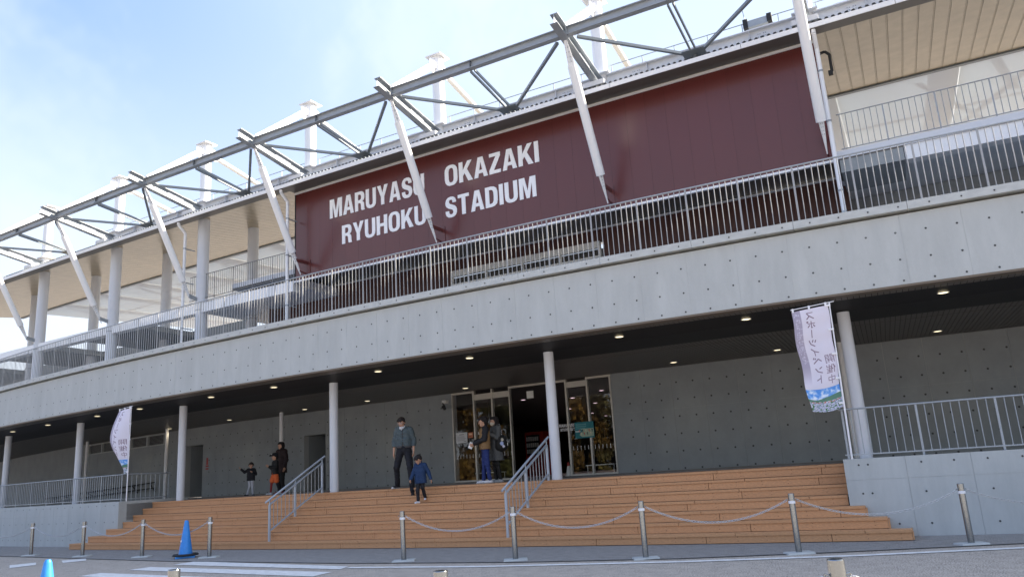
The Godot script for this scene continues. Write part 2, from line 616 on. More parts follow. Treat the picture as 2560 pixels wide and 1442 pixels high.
func upper_storey() -> void:
	var b := build_node
	# slab of the upper concourse: its white edge runs on from the foot of the cladding
	var st := begin()
	sweep(st, HIGH, rect(-2.6, -0.21, 8.42, 8.62), -14.0, 9.9, 4.0)
	sweep(st, HIGH, rect(-6.0, 0.0, 8.02, 8.242), 9.9, 40.0, 4.0)
	part("concourse_slab", st, M.pale_steel, b)
	st = begin()
	sweep(st, HIGH, rect(0.0, 0.10, 7.935, 8.0), -10.1, 9.88, 4.0)
	part("cladding_foot_strip", st, M.white_steel, b)
	# soffit under the cladding and the brown boarded wall behind it
	st = begin()
	sweep(st, HIGH, rect(-2.6, -0.21, 8.36, 8.40), -14.0, 9.9, 4.0)
	sweep(st, HIGH, rect(-1.9, -0.02, 7.98, 8.02), 9.9, 11.6, 4.0)
	part("underside", st, M.soffit_dark, b)
	st = begin()
	sweep(st, HIGH, rect(-2.52, -2.44, 8.27, 8.33), -14.0, 9.9, 4.0)
	part("wall_head_trim", st, M.pale_steel, b)
	var bw := sub("boarded_wall", b)
	var s := -14.0
	while s < 9.9:
		for r in ([[4.2, 8.30]] if s < -4.4 or s > 1.85 else [[7.86, 8.30], [4.2, 6.9]]):
			var st2 := begin()
			sweep(st2, HIGH, rect(-2.7, -2.5 + (0.006 if int(round(s * 5)) % 2 == 0 else 0.0), r[0], r[1]), s + 0.004, s + 0.396, 1.0)
			part("wall_board", st2, M.brown_siding, bw)
		s += 0.4
	# long window with pale frames in that wall
	var win := sub("window", b)
	st = begin()
	for h in [[7.62, 7.86], [7.28, 7.34], [6.9, 7.0]]: sweep(st, HIGH, rect(-2.62, -2.46, h[0], h[1]), -4.4, 1.86, 4.0)
	for k in 5:
		var ws: float = -4.38 + k * 1.555
		sweep(st, HIGH, rect(-2.60, -2.47, 6.95, 7.66), ws - 0.03, ws + 0.03)
	part("frame", st, M.off_white, win)
	st = begin()
	sweep(st, HIGH, rect(-2.56, -2.55, 6.95, 7.64), -4.35, 1.84, 4.0)
	part("window_pane", st, M.pane, win)
	st = begin()
	sweep(st, HIGH, rect(-6.0, -5.9, 4.2, 8.6), -9.0, 6.5, 4.0)
	part("room_wall", st, M.concrete_shaded, b)
	# right of the cladding: boxed-in soffit, white beam and a concrete wall in shade
	st = begin()
	sweep(st, HIGH, rect(-1.9, -0.03, 7.62, 7.98), 10.0, 11.58, 4.0)
	part("soffit_box", st, M.concrete_shaded, b)
	st = begin()
	sweep(st, HIGH, rect(-0.45, -0.05, 7.62, 8.018), 11.6, 40.0, 4.0)
	part("edge_beam", st, M.white_steel, b)
	st = begin()
	sweep(st, HIGH, rect(-6.2, -4.0, 4.2, 8.0), 9.95, 40.0, 4.0)
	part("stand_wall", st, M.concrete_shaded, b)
	var holes := begin()
	for i in 40:
		for h in [5.0, 5.5, 6.0, 6.5, 7.0]: hole(holes, HIGH, -3.996, h, 10.2 + i * 0.5, 0.02)
	stuff("tie_hole", holes, M.tie_hole, b)
	# left of the cladding: open gallery beam, slab with pale underside, parapets
	st = begin()
	sweep(st, HIGH, rect(-0.35, 0.05, 7.62, 8.02), -48.0, -10.2, 4.0)
	part("gallery_beam", st, M.white_steel, b)
	st = begin()
	sweep(st, HIGH, rect(-6.0, -0.36, 7.85, 8.2), -16.6, -10.2, 4.0)
	part("gallery_slab", st, M.pale_steel, b)
	st = begin()
	sweep(st, HIGH, rect(-6.4, -6.2, 4.2, 8.0), -13.2, -10.0, 4.0)
	sweep(st, HIGH, rect(-6.2, -2.3, 4.2, 8.0), -14.05, -13.9, 4.0)
	part("stair_wall", st, M.brown_siding, b)
	st = begin()
	sweep(st, HIGH, rect(-7.0, -6.8, 4.2, 6.1), -48.0, -17.5, 4.0)
	part("parapet", st, M.concrete_shaded, b)
	st = begin()
	sweep(st, HIGH, rect(-4.2, -4.0, 4.2, 8.15), -46.0, -17.4, 4.0)
	part("parapet", st, M.concrete_shaded, b)
	for r in [[-41.0, -36.5], [-32.5, -28.0], [-25.0, -20.5]]:
		st = begin()
		sweep(st, HIGH, [[-4.0, 7.62], [-0.36, 7.70], [-0.36, 7.95], [-4.0, 7.85]], r[0], r[1], 4.0)
		part("gallery_slab", st, M.concrete_shaded, b)
	st = begin()
	for k in 7:
		var ps := -46.0 + k * 4.6
		sweep(st, HIGH, rect(-7.0, -6.2, 6.1, 6.9), ps, ps + 2.6, 3.0)
	stuff("seat_block", st, M.galvanized, b)
	# columns that carry the roof, front and back row
	for j in range(-3, 3):
		var cs := MAST0 + (j - 4) * BAY
		for o in [[-0.107, 11.835], [-2.85, 12.12]]:
			st = begin()
			tube(st, hi(o[0], 4.2, cs), hi(o[0], o[1], cs), 0.25, 0.25, 28)
			var c := part("roof_column", st, M.pale_steel, b)
			st = begin()
			tube(st, hi(o[0], 7.72, cs), hi(o[0], 7.76, cs), 0.262, 0.262, 28)
			part("joint_ring", st, M.galvanized, c)
	for cs in [MAST0 + 3 * BAY - 0.0, MAST0 + 4 * BAY]:
		st = begin()
		tube(st, hi(-2.85, 8.2, cs), hi(-2.85, 12.12, cs), 0.25, 0.25, 28)
		part("roof_column", st, M.pale_steel, b)
	# rainwater pipes with a bent head and wall brackets
	for d in [[-16.1, 4.4, M.white_steel], [-9.95, 4.4, M.white_steel], [9.93, 6.3, M.white_steel]]:
		st = begin()
		var ds: float = d[0]
		pipe(st, [hi(0.95, 11.52, ds), hi(0.95, 11.42, ds), hi(0.6, 11.12, ds), hi(0.6, d[1], ds)], 0.062, 14)
		var pp := part("rain_pipe", st, d[2], b)
		for h in [10.4, 8.9, 6.9]:
			st = begin()
			tube(st, hi(0.6, h, ds), hi(0.6, h + 0.05, ds), 0.075, 0.075, 14)
			bar(st, hi(0.6, h + 0.025, ds), hi(0.1, h + 0.025, ds), 0.04, 0.04)
			part("bracket", st, M.galvanized, pp)
	st = begin()
	tube(st, hi(0.6, 4.4, 9.93), hi(0.6, 6.35, 9.93), 0.085, 0.085, 16)
	part("pipe_guard", st, M.stainless, b)

func roof_h(o: float) -> float: return 11.835 + 0.105 * (-0.107 - o)

func main_roof() -> void:
	var b := build_node
	var roof := sub("roof", b)
	var st := begin()
	var secr := [[0.70, roof_h(0.70) + 0.02], [-5.7, roof_h(-5.7) + 0.02], [-5.7, roof_h(-5.7) + 0.3], [0.70, 11.80]]
	sweep(st, HIGH, secr, -43.0, 40.0, 4.0)
	part("roof_slab", st, M.roof_gap, roof)
	var s := -43.0
	while s < 24.0:
		st = begin()
		var p := [hi(0.70, roof_h(0.70), s + 0.006), hi(0.70, roof_h(0.70), s + 0.36), hi(-5.68, roof_h(-5.68), s + 0.36), hi(-5.68, roof_h(-5.68), s + 0.006)]
		var q := []
		for v in p: q.append(v + Vector3(0, 0.018, 0))
		hexa(st, p, q)
		part("soffit_board", st, M.roof_board, roof)
		s += 0.40
	var strips := begin()
	s = -43.0
	while s < 24.0:
		var p2 := [hi(0.70, roof_h(0.70), s + 0.367), hi(0.70, roof_h(0.70), s + 0.393), hi(-5.68, roof_h(-5.68), s + 0.393), hi(-5.68, roof_h(-5.68), s + 0.367)]
		var q2 := []
		for v in p2: q2.append(v + Vector3(0, 0.017, 0))
		hexa(strips, p2, q2)
		s += 0.40
	stuff("soffit_strip", strips, M.roof_board, roof)
	st = begin()
	sweep(st, HIGH, rect(-5.86, -5.70, roof_h(-5.7) - 0.05, roof_h(-5.7) + 0.3), -43.0, 40.0, 4.0)
	part("roof_edge_trim", st, M.dark_galvanized, roof)
	# eave gutter in lengths
	s = -44.0
	while s < 40.0:
		st = begin()
		sweep(st, HIGH, rect(1.045, 1.07, 11.53, 11.675), s + 0.003, s + 3.99, 2.0)
		part("eave_fascia", st, M.white_steel, roof)
		st = begin()
		sweep(st, HIGH, [[0.52, 11.60], [0.60, 11.545], [1.043, 11.535], [1.043, 11.66], [0.52, 11.76]], s, s + 4.0, 2.0)
		part("eave_gutter", st, M.gutter_grey, roof)
		s += 4.0
	# folded sheet whose open ends show above the gutter
	st = begin()
	s = -43.0
	while s < 26.0:
		var w := 0.17
		var z := [[0.0, 11.68], [0.03, 11.68], [0.07, 11.755], [0.13, 11.755], [0.17, 11.68]]
		for k in 4:
			var a0 := hi(1.03, z[k][1], s + z[k][0])
			var a1 := hi(1.03, z[k + 1][1], s + z[k + 1][0])
			var c1 := hi(0.75, z[k + 1][1] + 0.03, s + z[k + 1][0])
			var c0 := hi(0.75, z[k][1] + 0.03, s + z[k][0])
			face(st, a0, a1, c1, c0, (a0 + c1) * 0.5 - Vector3.UP)
		s += w
	part("folded_roof_sheet", st, M.galvanized, roof)
	# translucent roof beyond, with the steel above it
	s = -42.0
	while s < 30.0:
		st = begin()
		sweep(st, HIGH, [[-5.9, 12.62], [-20.0, 13.1], [-20.0, 13.108], [-5.9, 12.628]], s + 0.01, s + 3.99, 4.0)
		part("membrane_panel", st, M.membrane, roof)
		s += 4.0
	st = begin()
	s = -42.0
	while s < 32.0:
		bar(st, hi(-5.9, 13.0, s), hi(-20.0, 13.6, s), 0.3, 0.5)
		if int(round(s + 42)) % 8 == 0:
			bar(st, hi(-8.0, 13.7, s), hi(-17.0, 13.9, s + 4.0), 0.12, 0.12)
			bar(st, hi(-17.0, 13.9, s), hi(-8.0, 13.7, s + 4.0), 0.12, 0.12)
		s += 4.0
	for o in [-7.0, -11.0, -15.0]:
		sweep(st, HIGH, rect(o - 0.06, o + 0.06, 13.05 - o * 0.02, 13.2 - o * 0.02), -42.0, 32.0, 4.0)
	part("roof_purlin", st, M.white_steel, roof)

func roof_frame() -> void:
	var f := thing("roof_truss", "white masts, sloping struts and grey steel trusswork standing above the stadium roof edge", "steel frame")
	# edge girder in front of the roof between the masts
	var st: SurfaceTool
	for j in range(-3, 4):
		var m0 := MAST0 + j * BAY
		st = begin()
		var a := m0 + 0.22
		var e := m0 + BAY - 0.22
		sweep(st, HIGH, rect(-0.03, 0.0, 11.93, 12.52), a, e, 2.2)
		sweep(st, HIGH, rect(-0.17, 0.14, 12.52, 12.55), a, e, 2.2)
		sweep(st, HIGH, rect(-0.17, 0.14, 11.90, 11.93), a, e, 2.2)
		var gd := part("edge_girder", st, M.pale_steel, f)
		for t in [m0 + 1.22, m0 + BAY - 1.25]:
			st = begin()
			sweep(st, HIGH, rect(0.0, 0.016, 11.98, 12.45), t - 0.16, t + 0.16)
			sweep(st, HIGH, rect(-0.15, 0.13, 12.55, 12.566), t - 0.42, t + 0.42)
			sweep(st, HIGH, rect(-0.15, 0.13, 11.933, 11.948), t - 0.42, t + 0.42)
			part("splice_plate", st, M.pale_steel, gd)
			st = begin()
			for x in [-0.11, -0.05, 0.05, 0.11]:
				for h in 6: tube(st, hi(0.016, 11.96 + h * 0.085, t + x), hi(0.032, 11.96 + h * 0.085, t + x), 0.015, 0.015, 6)
			for x in 8:
				for o in [-0.1, 0.09]:
					tube(st, hi(o, 12.566, t - 0.36 + x * 0.103), hi(o, 12.585, t - 0.36 + x * 0.103), 0.018, 0.018, 6)
			stuff("bolt", st, M.galvanized, gd)
		for t in [m0 + BAY * 0.25, m0 + BAY * 0.75]:
			st = begin()
			sweep(st, HIGH, rect(0.0, 0.13, 11.93, 12.52), t - 0.006, t + 0.006)
			part("stiffener", st, M.pale_steel, gd)
	# safety rail on the girder
	st = begin()
	var s := -24.0
	while s < 24.0:
		bar(st, hi(-0.3, 12.55, s), hi(-0.3, 13.03, s), 0.025, 0.025, outward(HIGH, s))
		pipe(st, [hi(-0.3, 13.04, s), hi(-0.3, 13.04, s + 1.065)], 0.016, 6)
		s += 1.0643
	part("safety_rail", st, M.galvanized, f)
	st = begin()
	sweep(st, HIGH, rect(-0.42, -0.22, 12.56, 12.66), -24.0, 24.0, 4.0)
	part("cable_tray", st, M.galvanized, f)
	# one frame per bay: mast, outrigger, ties and strut
	for j in range(-4, 4):
		var m := MAST0 + j * BAY
		st = begin()
		tube(st, hi(-0.107, 11.87, m), hi(-0.107, 15.4, m), 0.225, 0.225, 32)
		var mast := part("mast", st, M.white_steel, f)
		st = begin()
		box(st, hi(-0.107, 15.42, m), along(HIGH, m) * 0.33, Vector3.UP * 0.018, outward(HIGH, m) * 0.33)
		part("cap_plate", st, M.white_steel, mast)
		for h in [12.594, 12.05]:
			st = begin()
			box(st, hi(-0.107, h, m), along(HIGH, m) * 0.36, Vector3.UP * 0.016, outward(HIGH, m) * 0.36)
			part("ring_plate", st, M.white_steel, mast)
		st = begin()
		box(st, hi(0.35, 12.0, m), along(HIGH, m) * 0.36, Vector3.UP * 0.08, outward(HIGH, m) * 0.42)
		part("base_box", st, M.pale_steel, mast)
		# gussets on top and the two ties
		st = begin()
		var an := along(HIGH, m) * 0.014
		hexa(st, [hi(0.05, 15.38, m) - an, hi(0.42, 15.2, m) - an, hi(0.42, 14.72, m) - an, hi(0.05, 14.6, m) - an], [hi(0.05, 15.38, m) + an, hi(0.42, 15.2, m) + an, hi(0.42, 14.72, m) + an, hi(0.05, 14.6, m) + an])
		hexa(st, [hi(-0.25, 15.38, m) - an, hi(-0.8, 15.2, m) - an, hi(-0.8, 14.8, m) - an, hi(-0.25, 14.7, m) - an], [hi(-0.25, 15.38, m) + an, hi(-0.8, 15.2, m) + an, hi(-0.8, 14.8, m) + an, hi(-0.25, 14.7, m) + an])
		part("gusset", st, M.white_steel, mast)
		st = begin()
		bar(st, hi(0.15, 15.05, m), hi(2.75, 12.93, m), 0.16, 0.24)
		part("front_tie", st, M.white_steel, f)
		st = begin()
		tube(st, hi(-0.4, 15.0, m), hi(-10.0, 12.9, m), 0.11, 0.11, 16)
		part("rear_tie", st, M.white_steel, f)
		# outrigger beam from the mast foot to the outer chord
		st = begin()
		ibeam(st, hi(0.05, 12.22, m), hi(3.55, 12.83, m), 0.36, 0.24)
		var orr := part("outrigger", st, M.galvanized, f)
		st = begin()
		for z in [-0.012, 0.012]:
			bar(st, hi(1.0, 12.385, m) + along(HIGH, m) * z, hi(1.75, 12.515, m) + along(HIGH, m) * z, 0.012, 0.24)
		part("splice_plate", st, M.white_steel, orr)
		st = begin()
		for x in 7:
			for q in [-0.08, 0.08]:
				var bp: Vector3 = hi(1.0 + x * 0.12, 12.385 + x * 0.0209, m) + along(HIGH, m) * q
				tube(st, bp - Vector3.UP * 0.21, bp - Vector3.UP * 0.175, 0.018, 0.018, 6)
				tube(st, bp + Vector3.UP * 0.175, bp + Vector3.UP * 0.21, 0.018, 0.018, 6)
		stuff("bolt", st, M.dark_galvanized, orr)
		st = begin()
		box(st, hi(2.89, 12.70, m + 0.13), along(HIGH, m) * 0.008, Vector3.UP * 0.15, outward(HIGH, m) * 0.11)
		box(st, hi(2.89, 12.70, m - 0.13), along(HIGH, m) * 0.008, Vector3.UP * 0.15, outward(HIGH, m) * 0.11)
		part("end_plate", st, M.galvanized, orr)
		# outer chord, one length per bay
		var half := MAST0 + (j + 0.5) * BAY
		st = begin()
		ibeam(st, hi(2.89, 12.70, m + 0.14), hi(2.89, 12.70, m + BAY - 0.14), 0.27, 0.20)
		var ch := part("outer_chord", st, M.galvanized, f)
		st = begin()
		for z in [-0.05, 0.05]: box(st, hi(2.89, 12.70, half), along(HIGH, half) * 0.006, Vector3.UP * 0.114, outward(HIGH, half) * 0.098)
		part("stiffener", st, M.galvanized, ch)
		# bracing down to the middle of the girder
		var foot := hi(0.22, 12.18, half)
		for br in [[hi(2.7, 12.56, m + 0.35), 0.09, 0.085], [hi(2.8, 12.54, half), 0.12, 0.1], [hi(2.7, 12.56, m + BAY - 0.3), 0.095, 0.085]]:
			st = begin()
			var tgt: Vector3 = foot + (br[0] - foot).normalized() * 0.12
			if br[0] == hi(2.8, 12.54, half):
				for z in [-0.075, 0.075]: bar(st, br[0] + along(HIGH, half) * z, tgt + along(HIGH, half) * z, 0.05, 0.09)
			else:
				bar(st, br[0], tgt, br[1], br[2])
			part("brace", st, M.dark_galvanized, f)
		st = begin()
		box(st, hi(0.45, 12.16, half), along(HIGH, half) * 0.34, Vector3.UP * 0.008, outward(HIGH, half) * 0.26)
		box(st, hi(0.2, 12.13, half), along(HIGH, half) * 0.05, Vector3.UP * 0.09, outward(HIGH, half) * 0.18)
		part("brace_plate", st, M.dark_galvanized, f)
		# white sloping strut down to a bracket on the facade
		st = begin()
		var top := hi(2.80, 12.50, m)
		var bot := hi(0.45, 8.12, m)
		var dir := (bot - top).normalized()
		var t0 := top + dir * 0.75
		var t1 := bot - dir * 0.85
		tube(st, t0, t1, 0.135, 0.135, 24)
		var strut := part("strut", st, M.white_steel, f)
		st = begin()
		var sd := along(HIGH, m)
		var cr := dir.cross(sd).normalized()
		var th := sd * 0.014
		hexa(st, [top - cr * 0.05 - th, top + cr * 0.05 - th, t0 + dir * 0.35 + cr * 0.13 - th, t0 + dir * 0.35 - cr * 0.13 - th], [top - cr * 0.05 + th, top + cr * 0.05 + th, t0 + dir * 0.35 + cr * 0.13 + th, t0 + dir * 0.35 - cr * 0.13 + th])
		var tc := cr * 0.1
		hexa(st, [top - sd * 0.05, top + sd * 0.05, t0 + sd * 0.11, t0 - sd * 0.11], [top - sd * 0.05 + tc * 0.1, top + sd * 0.05 + tc * 0.1, t0 + sd * 0.11 + tc * 0.1, t0 - sd * 0.11 + tc * 0.1])
		part("head_fin", st, M.white_steel, strut)
		st = begin()
		hexa(st, [t1 - dir * 0.3 - cr * 0.137 - th, t1 - dir * 0.3 + cr * 0.137 - th, bot + cr * 0.02 - th, bot - cr * 0.02 - th], [t1 - dir * 0.3 - cr * 0.137 + th, t1 - dir * 0.3 + cr * 0.137 + th, bot + cr * 0.02 + th, bot - cr * 0.02 + th])
		part("foot_fin", st, M.white_steel, strut)
		st = begin()
		for i in 4:
			for x in [-0.035, 0.035]:
				var bq: Vector3 = t1 + dir * (0.05 + i * 0.1) + cr * x
				tube(st, bq - sd * 0.03, bq + sd * 0.03, 0.013, 0.013, 6)
				var bq2: Vector3 = t0 - dir * (0.12 + i * 0.14) + sd * x
				tube(st, bq2 - cr * 0.03, bq2 + cr * 0.05, 0.013, 0.013, 6)
		stuff("bolt", st, M.galvanized, strut)
		st = begin()
		hexa(st, [t1 - dir * 0.2 - sd * 0.085, t1 - dir * 0.2 + sd * 0.085, bot + dir * 0.05 + sd * 0.012, bot + dir * 0.05 - sd * 0.012], [t1 - dir * 0.2 - sd * 0.085 + cr * 0.016, t1 - dir * 0.2 + sd * 0.085 + cr * 0.016, bot + dir * 0.05 + sd * 0.012 + cr * 0.016, bot + dir * 0.05 - sd * 0.012 + cr * 0.016])
		part("foot_fin", st, M.white_steel, strut)
		st = begin()
		if j >= -1:
			bar(st, bot - dir * 0.55, hi(-0.05, 8.62, m), 0.05, 0.12)
			bar(st, bot - dir * 0.1, hi(-0.05, 8.16, m), 0.04, 0.05)
			box(st, hi(0.012, 8.4, m), sd * 0.09, Vector3.UP * 0.36, outward(HIGH, m) * 0.012)
			part("wall_bracket", st, M.cladding_0, strut)
		else:
			bar(st, bot - dir * 0.2, hi(0.1, 8.2, m), 0.05, 0.16)
			part("column_bracket", st, M.galvanized, strut)

func sign_wall() -> void:
	var g := thing("sign_wall", "dark maroon metal cladding with white stadium lettering hung above the promenade", "sign")
	var n := 31
	for i in n:
		var a := lerpf(-10.1, 9.88, float(i) / n)
		var e := lerpf(-10.1, 9.88, float(i + 1) / n)
		var st := begin()
		sweep(st, HIGH, rect(-0.06, 0.0 + rng.randf() * 0.0015, 8.0, 11.62), a + 0.0015, e - 0.0015, 1.0)
		part("cladding_panel", st, M["cladding_%d" % rng.randi_range(0, 2)], g)
	var st2 := begin()
	sweep(st2, HIGH, rect(-0.2, -0.012, 8.01, 11.6), -10.1, 9.88, 4.0)
	part("cladding_core", st2, M.brown_siding, g)
	st2 = begin()
	sweep(st2, HIGH, rect(-0.22, 0.045, 11.62, 11.69), -10.14, 9.92, 4.0)
	part("cap_strip", st2, M.white_steel, g)
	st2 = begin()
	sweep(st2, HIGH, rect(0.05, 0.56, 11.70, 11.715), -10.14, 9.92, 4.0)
	part("eave_shade_strip", st2, M.gutter_grey, g)  # added strip, its dark colour stands for the shade under the eave
	st2 = begin()
	sweep(st2, HIGH, rect(-0.22, 0.012, 8.03, 11.62), 9.88, 9.93)
	sweep(st2, HIGH, rect(-0.22, 0.012, 8.03, 11.62), -10.15, -10.1)
	part("end_trim", st2, M.black, g)
	words_on(g, "MARUYASU", -8.27, -3.74, 10.20, 0.765)
	words_on(g, "OKAZAKI", -2.84, 0.94, 10.22, 0.75)
	words_on(g, "RYUHOKU", -7.66, -3.72, 9.045, 0.735)
	words_on(g, "STADIUM", -2.87, 0.75, 9.04, 0.74)

# outlines of condensed grotesque capitals in a unit box (width, list of rings); later rings cut holes
func glyph(ch: String) -> Array:
	match ch:
		"M": return [0.74, [[[0, 0], [0.17, 0], [0.17, 0.68], [0.18, 0.68], [0.30, 0], [0.44, 0], [0.56, 0.68], [0.57, 0.68], [0.57, 0], [0.74, 0], [0.74, 1], [0.49, 1], [0.375, 0.36], [0.365, 0.36], [0.25, 1], [0, 1]]]]
		"A": return [0.62, [[[0, 0], [0.18, 0], [0.215, 0.2], [0.405, 0.2], [0.44, 0], [0.62, 0], [0.42, 1], [0.20, 1]], [[0.242, 0.36], [0.378, 0.36], [0.315, 0.76], [0.305, 0.76]]]]
		"R": return [0.56, [[[0, 0], [0.18, 0], [0.18, 0.40], [0.27, 0.40], [0.33, 0.36], [0.35, 0.28], [0.36, 0.06], [0.39, 0], [0.57, 0], [0.54, 0.08], [0.53, 0.32], [0.50, 0.42], [0.43, 0.47], [0.51, 0.53], [0.55, 0.64], [0.55, 0.78], [0.51, 0.91], [0.43, 0.98], [0.34, 1], [0, 1]], [[0.18, 0.55], [0.28, 0.55], [0.345, 0.59], [0.37, 0.67], [0.37, 0.74], [0.345, 0.81], [0.28, 0.85], [0.18, 0.85]]]]
		"U": return [0.58, [[[0, 1], [0, 0.30], [0.02, 0.15], [0.09, 0.04], [0.19, -0.01], [0.29, -0.02], [0.39, -0.01], [0.49, 0.04], [0.56, 0.15], [0.58, 0.30], [0.58, 1], [0.40, 1], [0.40, 0.29], [0.385, 0.20], [0.35, 0.15], [0.29, 0.135], [0.23, 0.15], [0.195, 0.20], [0.18, 0.29], [0.18, 1]]]]
		"Y": return [0.60, [[[0.21, 0], [0.39, 0], [0.39, 0.40], [0.60, 1], [0.41, 1], [0.30, 0.60], [0.19, 1], [0, 1], [0.21, 0.40]]]]
		"S": return [0.55, [[[0, 0.32], [0.17, 0.32], [0.18, 0.22], [0.22, 0.15], [0.28, 0.13], [0.35, 0.15], [0.38, 0.21], [0.38, 0.28], [0.35, 0.34], [0.28, 0.39], [0.14, 0.46], [0.05, 0.54], [0.01, 0.65], [0.01, 0.76], [0.05, 0.90], [0.14, 0.99], [0.27, 1.02], [0.40, 1.0], [0.49, 0.92], [0.53, 0.80], [0.53, 0.71], [0.36, 0.71], [0.355, 0.80], [0.32, 0.86], [0.27, 0.87], [0.21, 0.86], [0.18, 0.80], [0.19, 0.72], [0.24, 0.66], [0.34, 0.61], [0.46, 0.54], [0.53, 0.45], [0.56, 0.33], [0.55, 0.20], [0.50, 0.08], [0.41, 0.0], [0.28, -0.02], [0.14, 0.0], [0.05, 0.08], [0.01, 0.19]]]]
		"O": return [0.60, [[[0, 0.32], [0.02, 0.17], [0.09, 0.05], [0.19, -0.01], [0.30, -0.02], [0.41, -0.01], [0.51, 0.05], [0.58, 0.17], [0.60, 0.32], [0.60, 0.68], [0.58, 0.83], [0.51, 0.95], [0.41, 1.01], [0.30, 1.02], [0.19, 1.01], [0.09, 0.95], [0.02, 0.83], [0, 0.68]], [[0.18, 0.32], [0.20, 0.20], [0.24, 0.15], [0.30, 0.13], [0.36, 0.15], [0.40, 0.20], [0.42, 0.32], [0.42, 0.68], [0.40, 0.80], [0.36, 0.85], [0.30, 0.87], [0.24, 0.85], [0.20, 0.80], [0.18, 0.68]]]]
		"K": return [0.62, [[[0, 0], [0.18, 0], [0.18, 0.29], [0.26, 0.43], [0.42, 0], [0.63, 0], [0.38, 0.60], [0.61, 1], [0.41, 1], [0.18, 0.56], [0.18, 1], [0, 1]]]]
		"Z": return [0.52, [[[0, 0], [0.51, 0], [0.51, 0.16], [0.20, 0.16], [0.51, 0.83], [0.51, 1], [0.02, 1], [0.02, 0.84], [0.31, 0.84], [0, 0.17]]]]
		"I": return [0.18, [[[0, 0], [0.18, 0], [0.18, 1], [0, 1]]]]
		"H": return [0.58, [[[0, 0], [0.18, 0], [0.18, 0.42], [0.40, 0.42], [0.40, 0], [0.58, 0], [0.58, 1], [0.40, 1], [0.40, 0.58], [0.18, 0.58], [0.18, 1], [0, 1]]]]
		"T": return [0.54, [[[0.18, 0], [0.36, 0], [0.36, 0.84], [0.54, 0.84], [0.54, 1], [0, 1], [0, 0.84], [0.18, 0.84]]]]
		"D": return [0.57, [[[0, 0], [0.28, 0], [0.42, 0.03], [0.52, 0.12], [0.565, 0.28], [0.57, 0.5], [0.565, 0.72], [0.52, 0.88], [0.42, 0.97], [0.28, 1], [0, 1]], [[0.18, 0.155], [0.26, 0.155], [0.34, 0.19], [0.38, 0.30], [0.39, 0.5], [0.38, 0.70], [0.34, 0.81], [0.26, 0.845], [0.18, 0.845]]]]
	return [0.5, []]

func area2(r: PackedVector2Array) -> float:
	var a := 0.0
	for i in r.size():
		var q := r[(i + 1) % r.size()]
		a += r[i].x * q.y - q.x * r[i].y
	return a

# joins a hole to its ring by a bridge so that the outline can be cut into triangles
func bridged(outer: PackedVector2Array, inner: PackedVector2Array) -> PackedVector2Array:
	if area2(outer) < 0: outer.reverse()
	if area2(inner) > 0: inner.reverse()
	var bi := 0
	var bj := 0
	var best := 1e9
	for i in outer.size():
		for j in inner.size():
			var d := outer[i].distance_to(inner[j])
			if d < best:
				best = d; bi = i; bj = j
	var out := PackedVector2Array()
	for i in bi + 1: out.append(outer[i])
	for j in inner.size() + 1: out.append(inner[(bj + j) % inner.size()])
	for i in range(bi, outer.size()): out.append(outer[i])
	return out

func words_on(g: Node3D, text: String, s0: float, s1: float, h: float, height: float) -> void:
	var total := 0.0
	var gap := 0.075
	for ch in text: total += glyph(ch)[0]
	total += gap * (text.length() - 1)
	var k := (s1 - s0) / total
	var x := s0
	for ch in text:
		var gl := glyph(ch)
		var rings := []
		for ring in gl[1]:
			var r2 := PackedVector2Array()
			for q in ring: r2.append(Vector2(x + q[0] * k, h + q[1] * height))
			rings.append(r2)
		var poly: PackedVector2Array = rings[0]
		if rings.size() > 1: poly = bridged(rings[0], rings[1])
		var ix := Geometry2D.triangulate_polygon(poly)
		var st := begin()
		for i in range(0, ix.size(), 3):
			var v := []
			for q in 3: v.append(hi(0.022, poly[ix[i + q]].y, poly[ix[i + q]].x))
			var nn := outward(HIGH, x)
			tri(st, v[0], v[1], v[2], nn, nn, nn)
		for r3 in rings:
			var ccw := area2(r3) > 0.0
			for i in r3.size():
				var p: Vector2 = r3[i]
				var q2: Vector2 = r3[(i + 1) % r3.size()]
				var e := (q2 - p).normalized()
				var n2 := Vector2(e.y, -e.x)
				if (r3 == rings[0]) != ccw: n2 = -n2
				var n3 := along(HIGH, p.x) * n2.x + Vector3.UP * n2.y
				quad(st, hi(0.0018, p.y, p.x), hi(0.0018, q2.y, q2.x), hi(0.022, q2.y, q2.x), hi(0.022, p.y, p.x), n3)
		part("letter", st, M.letter_white, g)
		x += (gl[0] + gap) * k

